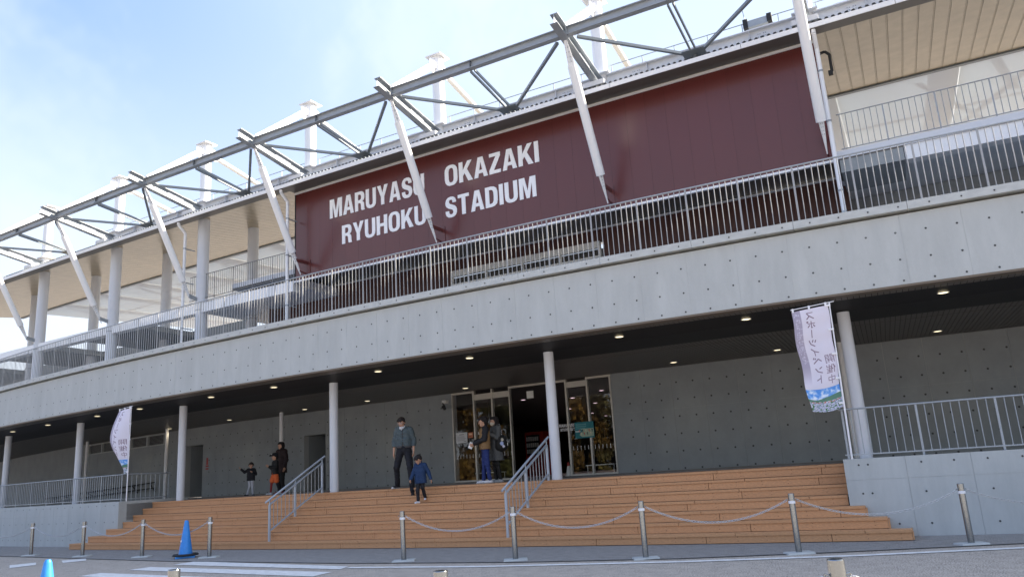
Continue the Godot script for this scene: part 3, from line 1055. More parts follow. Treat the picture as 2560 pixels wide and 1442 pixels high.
func timber_steps() -> void:
	var t := thing("timber_steps", "wide orange-brown timber board steps leading up to the arcade platform", "steps")
	var right := [6.0, 6.0, 6.0, 6.0, 6.26, 6.57, 6.88]
	var left := [-13.74, -13.74, -13.74, -13.74, -14.07, -14.47, -14.90]
	var screws := begin()
	var core := begin()
	for i in 7:
		var top := FL - 0.17 * i
		var o := 0.30 + 0.30 * i
		var lo_h := top - 0.17
		# tread boards (two rows, the front one oversails as a nosing) and the riser board below
		for kind in 3:
			var s: float = left[i]
			var first := true
			while s < right[i] - 0.01:
				var ln := 2.0 if not first else 0.5 + rng.randf() * 1.5
				first = false
				var e := minf(s + ln, right[i])
				if right[i] - e < 0.25: e = right[i]
				var st := begin()
				var j := rng.randf() * 0.0025
				var a := s + 0.005
				var b := e - 0.005
				if kind == 0:
					sweep(st, LOW, rect(o - 0.145, o + 0.018 + j, top - 0.042, top), a, b, 1.0)
					part("tread_board", st, M["timber_%d" % rng.randi_range(0, 3)], t)
				elif kind == 1:
					if i > 0:
						sweep(st, LOW, rect(o - 0.295, o - 0.152, top - 0.042, top - 0.001 - j), a, b, 1.0)
						part("tread_board", st, M["timber_%d" % rng.randi_range(0, 3)], t)
				else:
					sweep(st, LOW, rect(o - 0.025, o + j, lo_h + (0.015 if i == 6 else 0.004), top - 0.0445), a, b, 1.0)
					part("riser_board", st, M["timber_%d" % rng.randi_range(0, 3)], t)
					var x := s + 0.06
					while x < e:
						for h in [0.03, 0.09]:
							var p := lo(o + 0.0035, lo_h + 0.02 + h, x)
							tube(screws, p - outward(LOW, x) * 0.004, p + outward(LOW, x) * 0.0015, 0.006, 0.006, 6)
						x += 0.47
				s = e
		sweep(core, LOW, rect(-0.8, o - 0.03, -1.21, top - 0.045), left[i] + 0.02, right[i] - 0.02, 2.0)
		# closed timber ends of the steps that stand clear of the walls
		if i >= 4:
			for e2 in [left[i], right[i]]:
				var st2 := begin()
				var sg := -1.0 if e2 < 0.0 else 1.0
				var p0 := minf(e2, e2 + sg * 0.02)
				sweep(st2, LOW, rect(1.36, o - 0.001, -1.20, top - 0.034), p0, p0 + 0.02)
				part("end_board", st2, M.timber_1, t)
	part("carcass", core, M.timber_dark, t)
	stuff("screw", screws, M.timber_dark, t)
	# deck boards of the platform run back from the top step
	var s2 := -13.74
	var decks := begin()
	while s2 < 5.99:
		var p2 := [lo(0.145, FL - 0.03, s2 + 0.004), lo(0.145, FL - 0.03, s2 + 0.136), lo(-0.9, FL - 0.03, s2 + 0.136), lo(-0.9, FL - 0.03, s2 + 0.004)]
		var q2 := []
		for v in p2: q2.append(v + Vector3(0, 0.03, 0))
		hexa(decks, p2, q2)
		s2 += 0.14
	stuff("deck_board", decks, M.timber_0, t)

func retaining_walls() -> void:
	for side in 2:
		var w := thing("retaining_wall", ["cast concrete platform wall to the right of the timber steps", "cast concrete platform wall to the left of the timber steps"][side], "wall")
		var s0: float = [6.02, -60.0][side]
		var s1: float = [24.0, -13.76][side]
		var n := int(round((s1 - s0) / 0.94))
		for i in n:
			var a := lerpf(s0, s1, float(i) / n)
			var e := lerpf(s0, s1, float(i + 1) / n)
			for r in [[-1.22, -0.298], [-0.295, 0.055]]:
				var st := begin()
				sweep(st, LOW, rect(1.10, 1.35 + rng.randf() * 0.002, r[0], r[1]), a + (0.0025 if i > 0 else 0.0), e - (0.0025 if i < n - 1 else 0.0), 1.0)
				part("wall_panel", st, M.concrete, w)
		var st2 := begin()
		sweep(st2, LOW, rect(1.12, 1.342, -1.22, 0.05), s0 + 0.01, s1 - 0.01, 2.0)
		part("wall_core", st2, M.joint, w)
		st2 = begin()
		if side == 0: sweep(st2, LOW, rect(-0.9, 1.10, -1.22, 0.053), 6.02, 6.27)
		else: sweep(st2, LOW, rect(-0.9, 1.10, -1.22, 0.053), -14.01, -13.76)
		part("return_wall", st2, M.concrete, w)
		st2 = begin()
		for i in 40:
			for h in [-0.05, -0.52, -1.02]:
				var hs := 6.252 + i * 0.4725 if side == 0 else -14.0 - i * 0.4725
				if side == 0 and h > -1.0 and i == 1: hs -= 0.33
				if absf(h + 1.02) < 0.01 and side == 0 and i < 1: continue
				if absf(h + 1.02) < 0.01 and side == 1 and i < 2: continue
				hole(st2, LOW, 1.353, h, hs, 0.017)
		stuff("tie_hole", st2, M.tie_hole, w)

func glass_entrance() -> void:
	var g := thing("glass_entrance", "bronze framed glass entrance front with sliding doors in the arcade wall", "entrance")
	var posts := [-6.385, -5.52, -4.80, -4.13, -2.09, -1.37, -0.60]
	for i in posts.size():
		var st := begin()
		var s: float = posts[i]
		sweep(st, LOW, rect(-5.56, -5.44, FL, 2.80), s - (0.022 if i in [0, 3, 6] else 0.028), s + (0.022 if i in [0, 3, 6] else 0.028))
		part("mullion", st, M.bronze_frame, g)
	for r in [[-5.49, -4.83, 2.50, 2.68], [-4.77, -4.155, 2.50, 2.68], [-2.06, -1.40, 2.55, 2.72], [-6.36, -5.55, 2.74, 2.80], [-4.11, -2.12, 2.74, 2.80], [-1.34, -0.63, 2.74, 2.80]]:
		var st := begin()
		sweep(st, LOW, rect(-5.54, -5.455, r[2], r[3]), r[0], r[1])
		part("header_rail", st, M.bronze_frame, g)
	for r in [[-6.36, -5.55], [-5.49, -4.83], [-4.77, -4.155], [-2.06, -1.40], [-1.34, -0.63]]:
		var st := begin()
		sweep(st, LOW, rect(-5.50, -5.488, FL + 0.05, 2.735 if r[0] < -5.6 or r[0] > -1.36 else 2.5), r[0] + 0.002, r[1] - 0.002, 2.0)
		part("glass_pane", st, M.pane, g)
		st = begin()
		sweep(st, LOW, rect(-5.54, -5.455, FL, FL + 0.05), r[0], r[1])
		part("sill_rail", st, M.bronze_frame, g)
	# white lettering and warning bars on the glass
	for tx in [["MARUYASU OKAZAKI", -2.40, -1.48, 1.44, 0.085], ["RYUHOKU STADIUM", -2.36, -1.52, 1.32, 0.085], ["MARUYASU OKAZAKI", -5.40, -4.48, 1.45, 0.085], ["RYUHOKU STADIUM", -5.36, -4.52, 1.33, 0.085]]:
		var tm := TextMesh.new()
		var sf := SystemFont.new()
		sf.font_names = PackedStringArray(["Droid Sans"])
		sf.font_weight = 700
		tm.font = sf
		tm.text = tx[0]
		tm.font_size = 48
		tm.pixel_size = 0.01
		tm.depth = 0.01
		var bb := tm.get_aabb()
		var o := part_mesh("lettering", tm, M.letter_white, g)
		var sc: float = (tx[2] - tx[1]) / bb.size.x
		var mid: float = (tx[1] + tx[2]) * 0.5
		var xh: float = tx[4] / bb.size.y
		o.transform = Transform3D(Basis(along(LOW, mid) * sc, Vector3.UP * xh, outward(LOW, mid) * 0.4), lo(-5.483, tx[3], mid))
	var bars := begin()
	for r in [[-6.36, -5.55], [-5.49, -4.83], [-4.77, -4.155], [-2.06, -1.40], [-1.34, -0.63]]:
		var s: float = r[0] + 0.07
		while s < r[1]:
			sweep(bars, LOW, rect(-5.4875, -5.4865, 0.70, 0.82), s, s + 0.012)
			s += 0.125
	stuff("warning_mark", bars, M.letter_white, g)
	var tg := begin()
	var a := lo(-5.486, 1.13, -4.36)
	var x := along(LOW, -4.36)
	tri(tg, a - x * 0.05, a + x * 0.05, a + Vector3.UP * 0.09, outward(LOW, -4.36), outward(LOW, -4.36), outward(LOW, -4.36))
	sweep(tg, LOW, rect(-5.487, -5.486, 1.0, 1.09), -4.42, -4.30)
	part("door_sticker", tg, M.letter_white, g)
	# notices
	for n in [["white printed notice taped inside the left glass pane", -6.27, -5.83, 1.19, 1.52, 0], ["small orange notice on the glass beside the sliding door", -5.78, -5.60, 1.33, 1.50, 1], ["teal event poster with pale figures on the right glass panes", -1.86, -1.25, 1.03, 1.50, 2]]:
		notice(n)
	var st5 := begin()
	sweep(st5, LOW, rect(-5.43, -5.415, 2.36, 2.58), -3.46, -3.22)
	single("hanging_notice", st5, M.off_white, "blank pale notice board hanging at the head of the open doorway", "notice board")

func notice(n: Array) -> void:
	var im := Image.create(96, 72, false, Image.FORMAT_RGB8)
	im.fill([Color(0.80, 0.81, 0.82), Color(0.72, 0.45, 0.34), Color(0.16, 0.47, 0.50)][n[5]])
	rng.seed = 50 + int(n[5])
	if n[5] == 0:
		im.fill_rect(Rect2i(28, 12, 40, 4), Color(0.35, 0.35, 0.4))
		for i in 5: im.fill_rect(Rect2i(12, 26 + i * 7, 50 + rng.randi_range(0, 22), 2), Color(0.5, 0.5, 0.53))
		im.fill_rect(Rect2i(64, 60, 20, 3), Color(0.4, 0.4, 0.45))
	elif n[5] == 1:
		im.fill_rect(Rect2i(16, 14, 64, 22), Color(0.85, 0.72, 0.6))
		im.fill_rect(Rect2i(16, 44, 50, 6), Color(0.5, 0.2, 0.15))
	else:
		for y in range(30, 66):
			for x in range(30 + int(8.0 * sin(y * 0.2)), 94): im.set_pixel(x, y, Color(0.62, 0.70, 0.62))
		for i in 26: im.fill_rect(Rect2i(6 + i % 9 * 6, 8 + i / 9 * 9, 4, 5), Color(0.45, 0.66, 0.68))
		im.fill_rect(Rect2i(2, 38, 26, 6), Color(0.82, 0.86, 0.86))
		for i in 9:
			var c := [Color(0.75, 0.35, 0.28), Color(0.85, 0.8, 0.7), Color(0.2, 0.25, 0.3)][i % 3] as Color
			im.fill_rect(Rect2i(20 + i * 8, 34 + (i * 13) % 26, 6, 4), c)
			im.fill_rect(Rect2i(22 + i * 8, 38 + (i * 13) % 26, 3, 8), c)
	var m := mat("print_%d" % n[5], Color.WHITE, 0.7)
	m.albedo_texture = ImageTexture.create_from_image(im)
	var q := QuadMesh.new()
	q.size = Vector2(n[2] - n[1], n[4] - n[3])
	var o := part_mesh("notice", q, m, self)
	var mid: float = (n[1] + n[2]) * 0.5
	o.transform = Transform3D(Basis(along(LOW, mid), Vector3.UP, outward(LOW, mid)), lo(-5.436, (n[3] + n[4]) * 0.5, mid))
	tag(o, n[0], "notice")

func lobby() -> void:
	var b := build_node
	var st := begin()
	sweep(st, LOW, rect(-27.2, -27.0, FL, 2.9), -16.0, 6.0, 2.0)
	part("lobby_wall", st, M.lobby_wood, b)
	st = begin()
	sweep(st, LOW, rect(-27.0, -5.73, FL, 2.9), -16.2, -16.0)
	part("lobby_wall", st, M.lobby_wood, b)
	st = begin()
	sweep(st, LOW, rect(-27.0, -5.73, FL, 2.9), 6.0, 6.2)
	part("lobby_wall", st, M.lobby_wood, b)
	st = begin()
	sweep(st, LOW, rect(-27.0, -5.42, 2.805, 3.0), -16.0, 6.0, 2.0)
	part("lobby_ceiling", st, M.lobby_ceiling, b)
	st = begin()
	sweep(st, LOW, rect(-9.6, -9.4, FL, 2.8), -16.0, -7.6, 2.0)
	part("lobby_partition", st, M.lobby_wood, b)
	for k in 6:
		st = begin()
		sweep(st, LOW, rect(-26.98, -26.9, 1.75, 2.3), -12.0 + k * 0.9, -11.7 + k * 0.9)
		part("wall_slat", st, M.lobby_ceiling, b)
	for q in [[-6.30, -9.98], [-4.78, -11.33], [-2.77, -9.8], [-5.36, -14.58], [-7.62, -16.19], [-8.52, -20.13], [-9.21, -23.0]]:
		lamp(q[1], q[0], 2.80, M.lamp_pink, "lobby")
	# two folding tables behind the glass
	for n in [[-2.0, -1.02, -6.3, "white folding table behind the right hand glass panes"], [-6.1, -5.15, -6.2, "white folding table inside the glass left of the sliding door"]]:
		var t := thing("folding_table", n[3], "table")
		st = begin()
		sweep(st, LOW, rect(n[2] - 0.45, n[2], 0.23 if n[0] > -3 else 0.20, 0.26 if n[0] > -3 else 0.23), n[0], n[1])
		part("tabletop", st, M.off_white, t)
		for e in [n[0] + 0.04, n[1] - 0.04]:
			for o in [n[2] - 0.41, n[2] - 0.04]:
				st = begin()
				tube(st, lo(o, FL, e), lo(o, 0.23, e), 0.014, 0.014, 8)
				part("leg", st, M.off_white, t)
	var v := thing("vending_machine", "red vending machine in the dark lobby beyond the open doorway", "vending machine")
	st = begin()
	sweep(st, LOW, rect(-14.8, -14.0, FL, 1.80), -8.9, -7.9)
	part("cabinet", st, M.red, v)
	st = begin()
	sweep(st, LOW, rect(-14.0, -13.98, 0.85, 1.68), -8.82, -8.1)
	part("display_window", st, M.black, v)
	for r in 3:
		for k in 6:
			st = begin()
			tube(st, lo(-13.95, 0.90 + r * 0.26, -8.76 + k * 0.115), lo(-13.95, 1.08 + r * 0.26, -8.76 + k * 0.115), 0.038, 0.038, 8)
			part("bottle", st, M.off_white, v)
	var c := thing("floor_sign", "small white cone shaped floor sign with red top in the doorway", "floor sign")
	st = begin()
	lathe(st, lo(-6.2, FL, -2.55), [[0.13, 0.0], [0.13, 0.02], [0.10, 0.03], [0.045, 0.3]], 16)
	part("cone_body", st, M.off_white, c)
	st = begin()
	lathe(st, lo(-6.2, FL, -2.55), [[0.046, 0.3], [0.03, 0.4], [0.0, 0.41]], 16)
	part("cone_top", st, M.red, c)

var lamps := 0
const ORD := ["first", "second", "third", "fourth", "fifth", "sixth", "seventh", "eighth", "ninth", "tenth", "eleventh", "twelfth", "thirteenth", "fourteenth"]

func lamp(o: float, s: float, h: float, m: Material, where: String, order := -1) -> void:
	var label := "warm round downlight in the %s row of the arcade soffit, %s from the right" % [where, ORD[maxi(order, 0)]]
	if where == "lobby":
		label = "pinkish round ceiling lamp inside the lobby, %s of those seen through the glass" % ORD[lamps % 14]
		lamps += 1
	var g := "downlights in the arcade soffit" if where != "lobby" else "ceiling lamps in the lobby"
	var t := thing("ceiling_lamp", label, "ceiling lamp", lo(o, h, s), 0.0, g)
	var st := begin()
	lathe(st, Vector3.ZERO, [[0.102, 0.0], [0.102, -0.006], [0.086, -0.009], [0.082, 0.0]], 24)
	part("trim_ring", st, M.off_white, t)
	st = begin()
	lathe(st, Vector3.ZERO, [[0.0, -0.007], [0.083, -0.006]], 24)
	part("lamp_lens", st, m, t)
	var l := SpotLight3D.new()
	l.name = "lamp_light"
	l.position = Vector3(0, -0.03, 0)
	l.rotation.x = -PI / 2
	l.light_energy = 0.12 if where != "lobby" else 0.45
	l.light_color = Color(1.0, 0.92, 0.78) if where != "lobby" else Color(1.0, 0.9, 0.93)
	l.spot_angle = 55.0
	l.spot_range = 12.0
	l.spot_attenuation = 2.0
	l.light_size = 0.08
	l.shadow_enabled = true
	t.add_child(l)

func downlights() -> void:
	var front := [8.05, 4.61, 1.98, -1.73, -4.44, -8.13, -10.77, -14.35, -16.87, -20.34, -23.3, -26.6]
	for i in front.size(): lamp(0.5, front[i], 2.842, M.lamp_warm, "front", i)
	var back := [8.25, 4.5, 1.71, -5.16, -9.28, -12.37, -16.77, -21.0, -24.5]
	for i in back.size(): lamp(-4.5, back[i], 2.80, M.lamp_warm, "rear", i)

func fence(called: String, label: String, c: Array, o: float, s0: float, s1: float, h0: float, h1: float, gap: float, every: int, m: Material, r: float, bottom: bool, group := "") -> Node3D:
	var f := thing(called, label, "railing", Vector3.ZERO, 0.0, group)
	var st := begin()
	var n := maxi(1, int(ceil((s1 - s0) / 1.0)))
	var pts := []
	for i in n + 1: pts.append(at(c, o, h1, lerpf(s0, s1, float(i) / n)))
	pipe(st, pts, 0.016, 10)
	part("top_rail", st, M.galvanized if m == M.baluster else m, f)
	if bottom:
		st = begin()
		for i in n: bar(st, at(c, o, h0 + 0.07, lerpf(s0, s1, float(i) / n)), at(c, o, h0 + 0.07, lerpf(s0, s1, float(i + 1) / n)), 0.03, 0.02)
		part("bottom_rail", st, m, f)
	var k := 0
	var far := begin()
	var far_n := 0
	var s := s1 - gap * 0.5
	var bal := CylinderMesh.new()
	bal.top_radius = r
	bal.bottom_radius = r
	bal.height = h1 - h0 - (0.07 if bottom else 0.0)
	bal.radial_segments = 8
	bal.rings = 0
	while s > s0:
		if k % every == 0:
			var sp := begin()
			bar(sp, at(c, o, h0, s), at(c, o, h1, s), 0.034, 0.016, outward(c, s))
			part("post", sp, m, f)
		elif k < 300:
			var b := part_mesh("baluster", bal, m, f)
			b.position = at(c, o, h1 - bal.height * 0.5, s)
		else:
			tube(far, at(c, o, h0, s), at(c, o, h1, s), r, r, 6, false)
			far_n += 1
		s -= gap
		k += 1
	if far_n > 0: stuff("distant_baluster", far, m, f)
	return f

func railings() -> void:
	fence("promenade_railing", "long pale railing of close upright bars along the curved promenade edge", LOW, 1.40, -34.0, 13.0, 4.367, 5.445, 0.1115, 9, M.baluster, 0.0088, false)
	fence("gallery_railing", "railing on the upper floor to the right of the maroon cladding", HIGH, -0.1, 10.1, 24.0, 8.242, 9.338, 0.158, 8, M.galvanized, 0.010, true)
	fence("gallery_railing", "dark railing on the upper floor to the left of the maroon cladding", HIGH, -0.1, -16.6, -10.25, 8.2, 9.33, 0.13, 9, M.baluster_dark, 0.010, true)
	var sr := thing("stair_railing", "dark sloping railing of the stair left of the upper floor", "railing")
	var st := begin()
	pipe(st, [hi(-2.4, 9.2, -16.4), hi(-2.4, 7.9, -13.0)], 0.022, 8)
	part("top_rail", st, M.baluster_dark, sr)
	for i in 14:
		st = begin()
		var f := i / 14.0
		tube(st, hi(-2.4, 8.1 - f * 1.2, -16.4 + f * 3.4), hi(-2.4, 9.2 - f * 1.3, -16.4 + f * 3.4), 0.01, 0.01, 6)
		part("baluster", st, M.baluster_dark, sr)
	fence("terrace_railing", "thin dark railing at the far left end of the stand behind the promenade", HIGH, -7.2, -46.0, -24.0, 6.2, 7.35, 0.24, 8, M.baluster_dark, 0.011, true)
	fence("platform_railing", "stainless railing on the concrete wall right of the timber steps", LOW, 1.22, 6.06, 20.0, 0.055, 0.90, 0.128, 9, M.galvanized, 0.008, true)
	var lf := fence("platform_railing", "grey railing on the concrete wall left of the timber steps", LOW, 1.22, -40.0, -13.82, 0.055, 0.83, 0.125, 9, M.galvanized, 0.0095, true)
	st = begin()
	pipe(st, [lo(1.22, 0.83, -13.82), lo(-0.3, 0.83, -13.82)], 0.02, 8)
	bar(st, lo(1.22, 0.12, -13.82), lo(-0.3, 0.12, -13.82), 0.03, 0.02)
	for i in 10: tube(st, lo(1.1 - i * 0.15, 0.055, -13.82), lo(1.1 - i * 0.15, 0.83, -13.82), 0.0095, 0.0095, 6)
	part("return_rail", st, M.galvanized, lf)

func handrails() -> void:
	for n in [[-6.49, -6.63, "blue-grey stair handrail nearer the blue cone"], [0.03, -0.17, "blue-grey stair handrail in the middle of the steps by the entrance"]]:
		var sa: float = n[0]
		var sb: float = n[1]
		var sf := func(o: float) -> float: return lerpf(sa, sb, (o - 0.35) / 1.6)
		var h := thing("stair_handrail", n[2], "handrail", Vector3.ZERO, 0.0, "handrails on the timber steps")
		var o0 := 0.35
		var o1 := 1.95
		var top := func(o: float) -> float: return lerpf(0.84, -0.09, (o - o0) / (o1 - o0))
		var st := begin()
		pipe(st, [lo(o0 - 0.09, top.call(o0 - 0.09), sf.call(o0 - 0.09)), lo(o1 + 0.12, top.call(o1 + 0.12), sf.call(o1 + 0.12))], 0.024, 12)
		part("grip_rail", st, M.handrail_blue, h)
		st = begin()
		bar(st, lo(o0, top.call(o0) - 0.12, sa), lo(o1, top.call(o1) - 0.12, sb), 0.045, 0.028)
		part("upper_rail", st, M.handrail_blue, h)
		st = begin()
		bar(st, lo(o0, top.call(o0) - 0.73, sa), lo(o1, top.call(o1) - 0.73, sb), 0.04, 0.025)
		part("lower_rail", st, M.handrail_blue, h)
		for p in [[o0, FL], [1.2, FL - 0.17 * 3], [o1, FL - 0.17 * 6]]:
			st = begin()
			bar(st, lo(p[0], p[1], sf.call(p[0])), lo(p[0], top.call(p[0]) - 0.12, sf.call(p[0])), 0.05, 0.035, outward(LOW, sa))
			tube(st, lo(p[0], top.call(p[0]) - 0.12, sf.call(p[0])), lo(p[0], top.call(p[0]) - 0.01, sf.call(p[0])), 0.012, 0.012, 8)
			part("post", st, M.handrail_blue, h)
		for i in 13:
			var o := lerpf(o0, o1, (i + 1) / 14.0)
			if absf(o - 1.2) < 0.06: continue
			st = begin()
			tube(st, lo(o, top.call(o) - 0.73, sf.call(o)), lo(o, top.call(o) - 0.12, sf.call(o)), 0.009, 0.009, 8)
			part("baluster", st, M.baluster, h)

func wall_fittings() -> void:
	var v := thing("louvre_vent", "long grey louvred vent high on the rear wall at the left", "vent")
	var st := begin()
	sweep(st, LOW, rect(-5.46, -5.36, 2.72, 2.76), -30.8, -23.0, 2.0)
	sweep(st, LOW, rect(-5.46, -5.36, 2.28, 2.32), -30.8, -23.0, 2.0)
	for k in 6: sweep(st, LOW, rect(-5.46, -5.35, 2.3, 2.75), -30.8 + k * 1.55, -30.7 + k * 1.55)
	part("frame", st, M.concrete, v)
	for k in 7:
		st = begin()
		sweep(st, LOW, [[-5.46, 2.34 + k * 0.055], [-5.38, 2.33 + k * 0.055], [-5.38, 2.34 + k * 0.055], [-5.46, 2.36 + k * 0.055]], -30.7, -23.05, 2.0)
		part("slat", st, M.concrete_shaded, v)
	st = begin()
	sweep(st, LOW, rect(-5.46, -5.45, 2.3, 2.74), -30.75, -23.0, 2.0)
	part("vent_backing", st, M.black, v)
	var hr := thing("ramp_handrail", "pair of dark handrails rising along the rear wall behind the left railing", "handrail")
	for d in [0.0, -0.23]:
		st = begin()
		pipe(st, [lo(-5.2, 0.32 + d, -36.0), lo(-5.2, 0.69 + d, -23.8), lo(-5.2, 0.70 + d, -23.4)], 0.028, 10)
		part("rail", st, M.black, hr)
	for k in 8:
		st = begin()
		var s := -35.0 + k * 1.6
		bar(st, lo(-5.46, 0.3, s), lo(-5.2, 0.3 + 0.0303 * (s + 36.0), s), 0.03, 0.03)
		part("bracket", st, M.black, hr)
	var sc := thing("security_camera", "small dark security camera on a white wall box left of the glass entrance", "security camera")
	st = begin()
	box(st, lo(-5.38, 2.55, -6.62), along(LOW, -6.6) * 0.07, Vector3.UP * 0.05, outward(LOW, -6.6) * 0.09)
	part("wall_box", st, M.off_white, sc)
	st = begin()
	tube(st, lo(-5.2, 2.50, -6.60), lo(-5.2, 2.38, -6.5), 0.02, 0.02, 10)
	tube(st, lo(-5.25, 2.38, -6.62), lo(-4.98, 2.30, -6.36), 0.05, 0.055, 16)
	part("camera_body", st, M.black, sc)
	st = begin()
	sweep(st, LOW, rect(-5.464, -5.455, 1.24, 1.52), -19.76, -19.64)
	for h in [1.16, 1.05]: sweep(st, LOW, rect(-5.464, -5.455, h, h + 0.06), -19.80, -19.60)
	single("wall_marker", st, M.red, "small red marker on the rear wall right of the dark doorway", "sign")
	var al := thing("roof_lamp", "black floodlight clamped to the end of the maroon cladding under the roof", "floodlight")
	st = begin()
	pipe(st, [hi(0.05, 11.22, 9.95), hi(0.05, 11.24, 10.1), hi(0.05, 11.12, 10.2), hi(0.05, 10.6, 10.2)], 0.04, 10)
	part("arm", st, M.black, al)
	st = begin()
	box(st, hi(0.05, 10.56, 10.16), along(HIGH, 10.3) * 0.06, Vector3.UP * 0.06, outward(HIGH, 10.3) * 0.06)
	part("lamp_head", st, M.black, al)
	var un := thing("roof_equipment", "pair of small black boxes on the rail at the right end of the roof girder", "loudspeakers")
	st = begin()
	box(st, hi(-0.25, 12.95, 8.05), along(HIGH, 8) * 0.07, Vector3.UP * 0.15, outward(HIGH, 8) * 0.1)
	part("case", st, M.black, un)
	st = begin()
	box(st, hi(-0.25, 12.95, 8.75), along(HIGH, 8) * 0.07, Vector3.UP * 0.13, outward(HIGH, 8) * 0.1)
	part("case", st, M.black, un)
	st = begin()
	bar(st, hi(-0.25, 12.92, 8.1), hi(-0.25, 12.92, 8.7), 0.14, 0.22)
	pipe(st, [hi(-0.25, 13.1, 8.05), hi(-0.25, 13.55, 8.0)], 0.012, 6)
	part("bracket", st, M.galvanized, un)

# ---------------------------------------------------------------- chain posts
func ground_y(_x: float, _z: float) -> float: return 0.006

func post_at(x: float, z: float, lean: Vector2, label: String, group: String) -> void:
	var t := thing("chain_post", label, "bollard", Vector3(x, 0.004, z), 0.0, group)
	t.rotation = Vector3(lean.y, 0, lean.x)
	var st := begin()
	lathe(st, Vector3.ZERO, [[0.045, 0.0], [0.045, 0.845], [0.043, 0.85], [0.039, 0.85], [0.039, 0.80], [0.0, 0.80]], 28)
	part("tube", st, M.stainless, t)
	st = begin()
	lathe(st, Vector3.ZERO, [[0.046, 0.705], [0.0505, 0.708], [0.0505, 0.742], [0.046, 0.745]], 28)
	part("collar", st, M.white_plastic, t)
	st = begin()
	for sg in [-1.0, 1.0]: pipe(st, [Vector3(sg * 0.045, 0.77, 0), Vector3(sg * 0.07, 0.775, 0), Vector3(sg * 0.075, 0.755, 0)], 0.005, 6)
	part("hook", st, M.stainless, t)
	st = begin()
	var y0 := -0.003
	hexa(st, [Vector3(-0.2, y0, -0.13), Vector3(0.2, y0, -0.13), Vector3(0.2, y0, 0.13), Vector3(-0.2, y0, 0.13)], [Vector3(-0.19, 0.022, -0.12), Vector3(0.19, 0.022, -0.12), Vector3(0.19, 0.022, 0.12), Vector3(-0.19, 0.022, 0.12)])
	part("base_plate", st, M.concrete_edge, t)

func chain(a: Vector3, b: Vector3, sag: float, label: String, group: String) -> void:
	var st := begin()
	var ln := a.distance_to(b) * (1.0 + 2.6 * pow(sag / a.distance_to(b), 2.0))
	var n := int(ln / 0.047)
	var pts := []
	for i in n + 1:
		var f := float(i) / n
		pts.append(a.lerp(b, f) - Vector3.UP * sag * 4.0 * f * (1.0 - f))
	for i in n:
		var c: Vector3 = (pts[i] + pts[i + 1]) * 0.5
		var d: Vector3 = (pts[i + 1] - pts[i]).normalized()
		var u := d.cross(Vector3.UP).normalized()
		var w := u.cross(d)
		var across := (u + w).normalized() if i % 2 == 0 else (u - w).normalized()
		var ring := []
		for k in 10:
			var t := TAU * k / 10
			ring.append(c + d * cos(t) * 0.031 + across * sin(t) * 0.015)
		for k in 10: tube(st, ring[k], ring[(k + 1) % 10], 0.0044, 0.0044, 5, false)
	var o := part("chain", st, M.chain_steel, self)
	tag(o, label, "chain", group)

func chain_posts() -> void:
	var ps := [[-13.59, -22.01], [-11.32, -20.47], [-9.1, -19.01], [-6.99, -17.7], [-2.21, -14.36], [-0.22, -13.38], [1.79, -12.48], [3.95, -11.93], [6.37, -11.74]]
	var g := "stainless chain posts along the edge line"
	var names := ["leftmost stainless chain post before the left concrete wall", "second stainless chain post from the left by the end of the steps", "stainless chain post just left of the blue cone", "stainless chain post just right of the standing blue cone", "stainless chain post before the child in the blue coat", "stainless chain post below the middle stair handrail", "stainless chain post between the middle handrail and the right end of the steps", "stainless chain post before the lower right steps", "rightmost stainless chain post before the right concrete wall"]
	for i in ps.size(): post_at(ps[i][0], ps[i][1], Vector2(rng.randf_range(-0.008, 0.012), 0.0), names[i], g)
	var hook := func(i: int) -> Vector3: return Vector3(ps[i][0], 0.76, ps[i][1])
	var cg := "chains between the stainless posts"
	var spans := [[0, 1, "steel chain between the two leftmost posts"], [1, 2, "steel chain between the second and third posts from the left"], [2, 3, "steel chain hanging behind the standing blue cone"], [4, 5, "steel chain below the child in the blue coat"], [5, 6, "steel chain right of the middle stair handrail"], [6, 7, "steel chain before the right half of the steps"], [7, 8, "steel chain reaching past the right end of the steps"]]
	for q in spans:
		var a: Vector3 = hook.call(q[0])
		var b: Vector3 = hook.call(q[1])
		var d := (b - a).normalized() * 0.07
		chain(a + d, b - d, 0.27, q[2], cg)
	chain(Vector3(-16.2, 0.76, -23.7), Vector3(-13.65, 0.76, -22.05), 0.27, "steel chain leaving the view at the far left", cg)
	chain(Vector3(6.44, 0.76, -11.73), Vector3(9.0, 0.76, -11.75), 0.27, "steel chain leaving the view at the far right", cg)
	var near := [[-2.71, -6.19], [-0.55, -5.04], [1.66, -4.44]]
	var nn := ["near chain post top low at the left, in front of the crossing", "near chain post whose top just shows below the middle of the steps", "large near chain post top at the lower right, chains on both sides"]
	for i in 3: post_at(near[i][0], near[i][1], Vector2.ZERO, nn[i], "near chain posts at the foot of the view")
	chain(Vector3(-0.48, 0.76, -5.02), Vector3(1.59, 0.76, -4.46), 0.27, "near steel chain left of the large near post", "near chains")
	chain(Vector3(1.73, 0.76, -4.43), Vector3(4.0, 0.76, -4.3), 0.27, "near steel chain right of the large near post", "near chains")

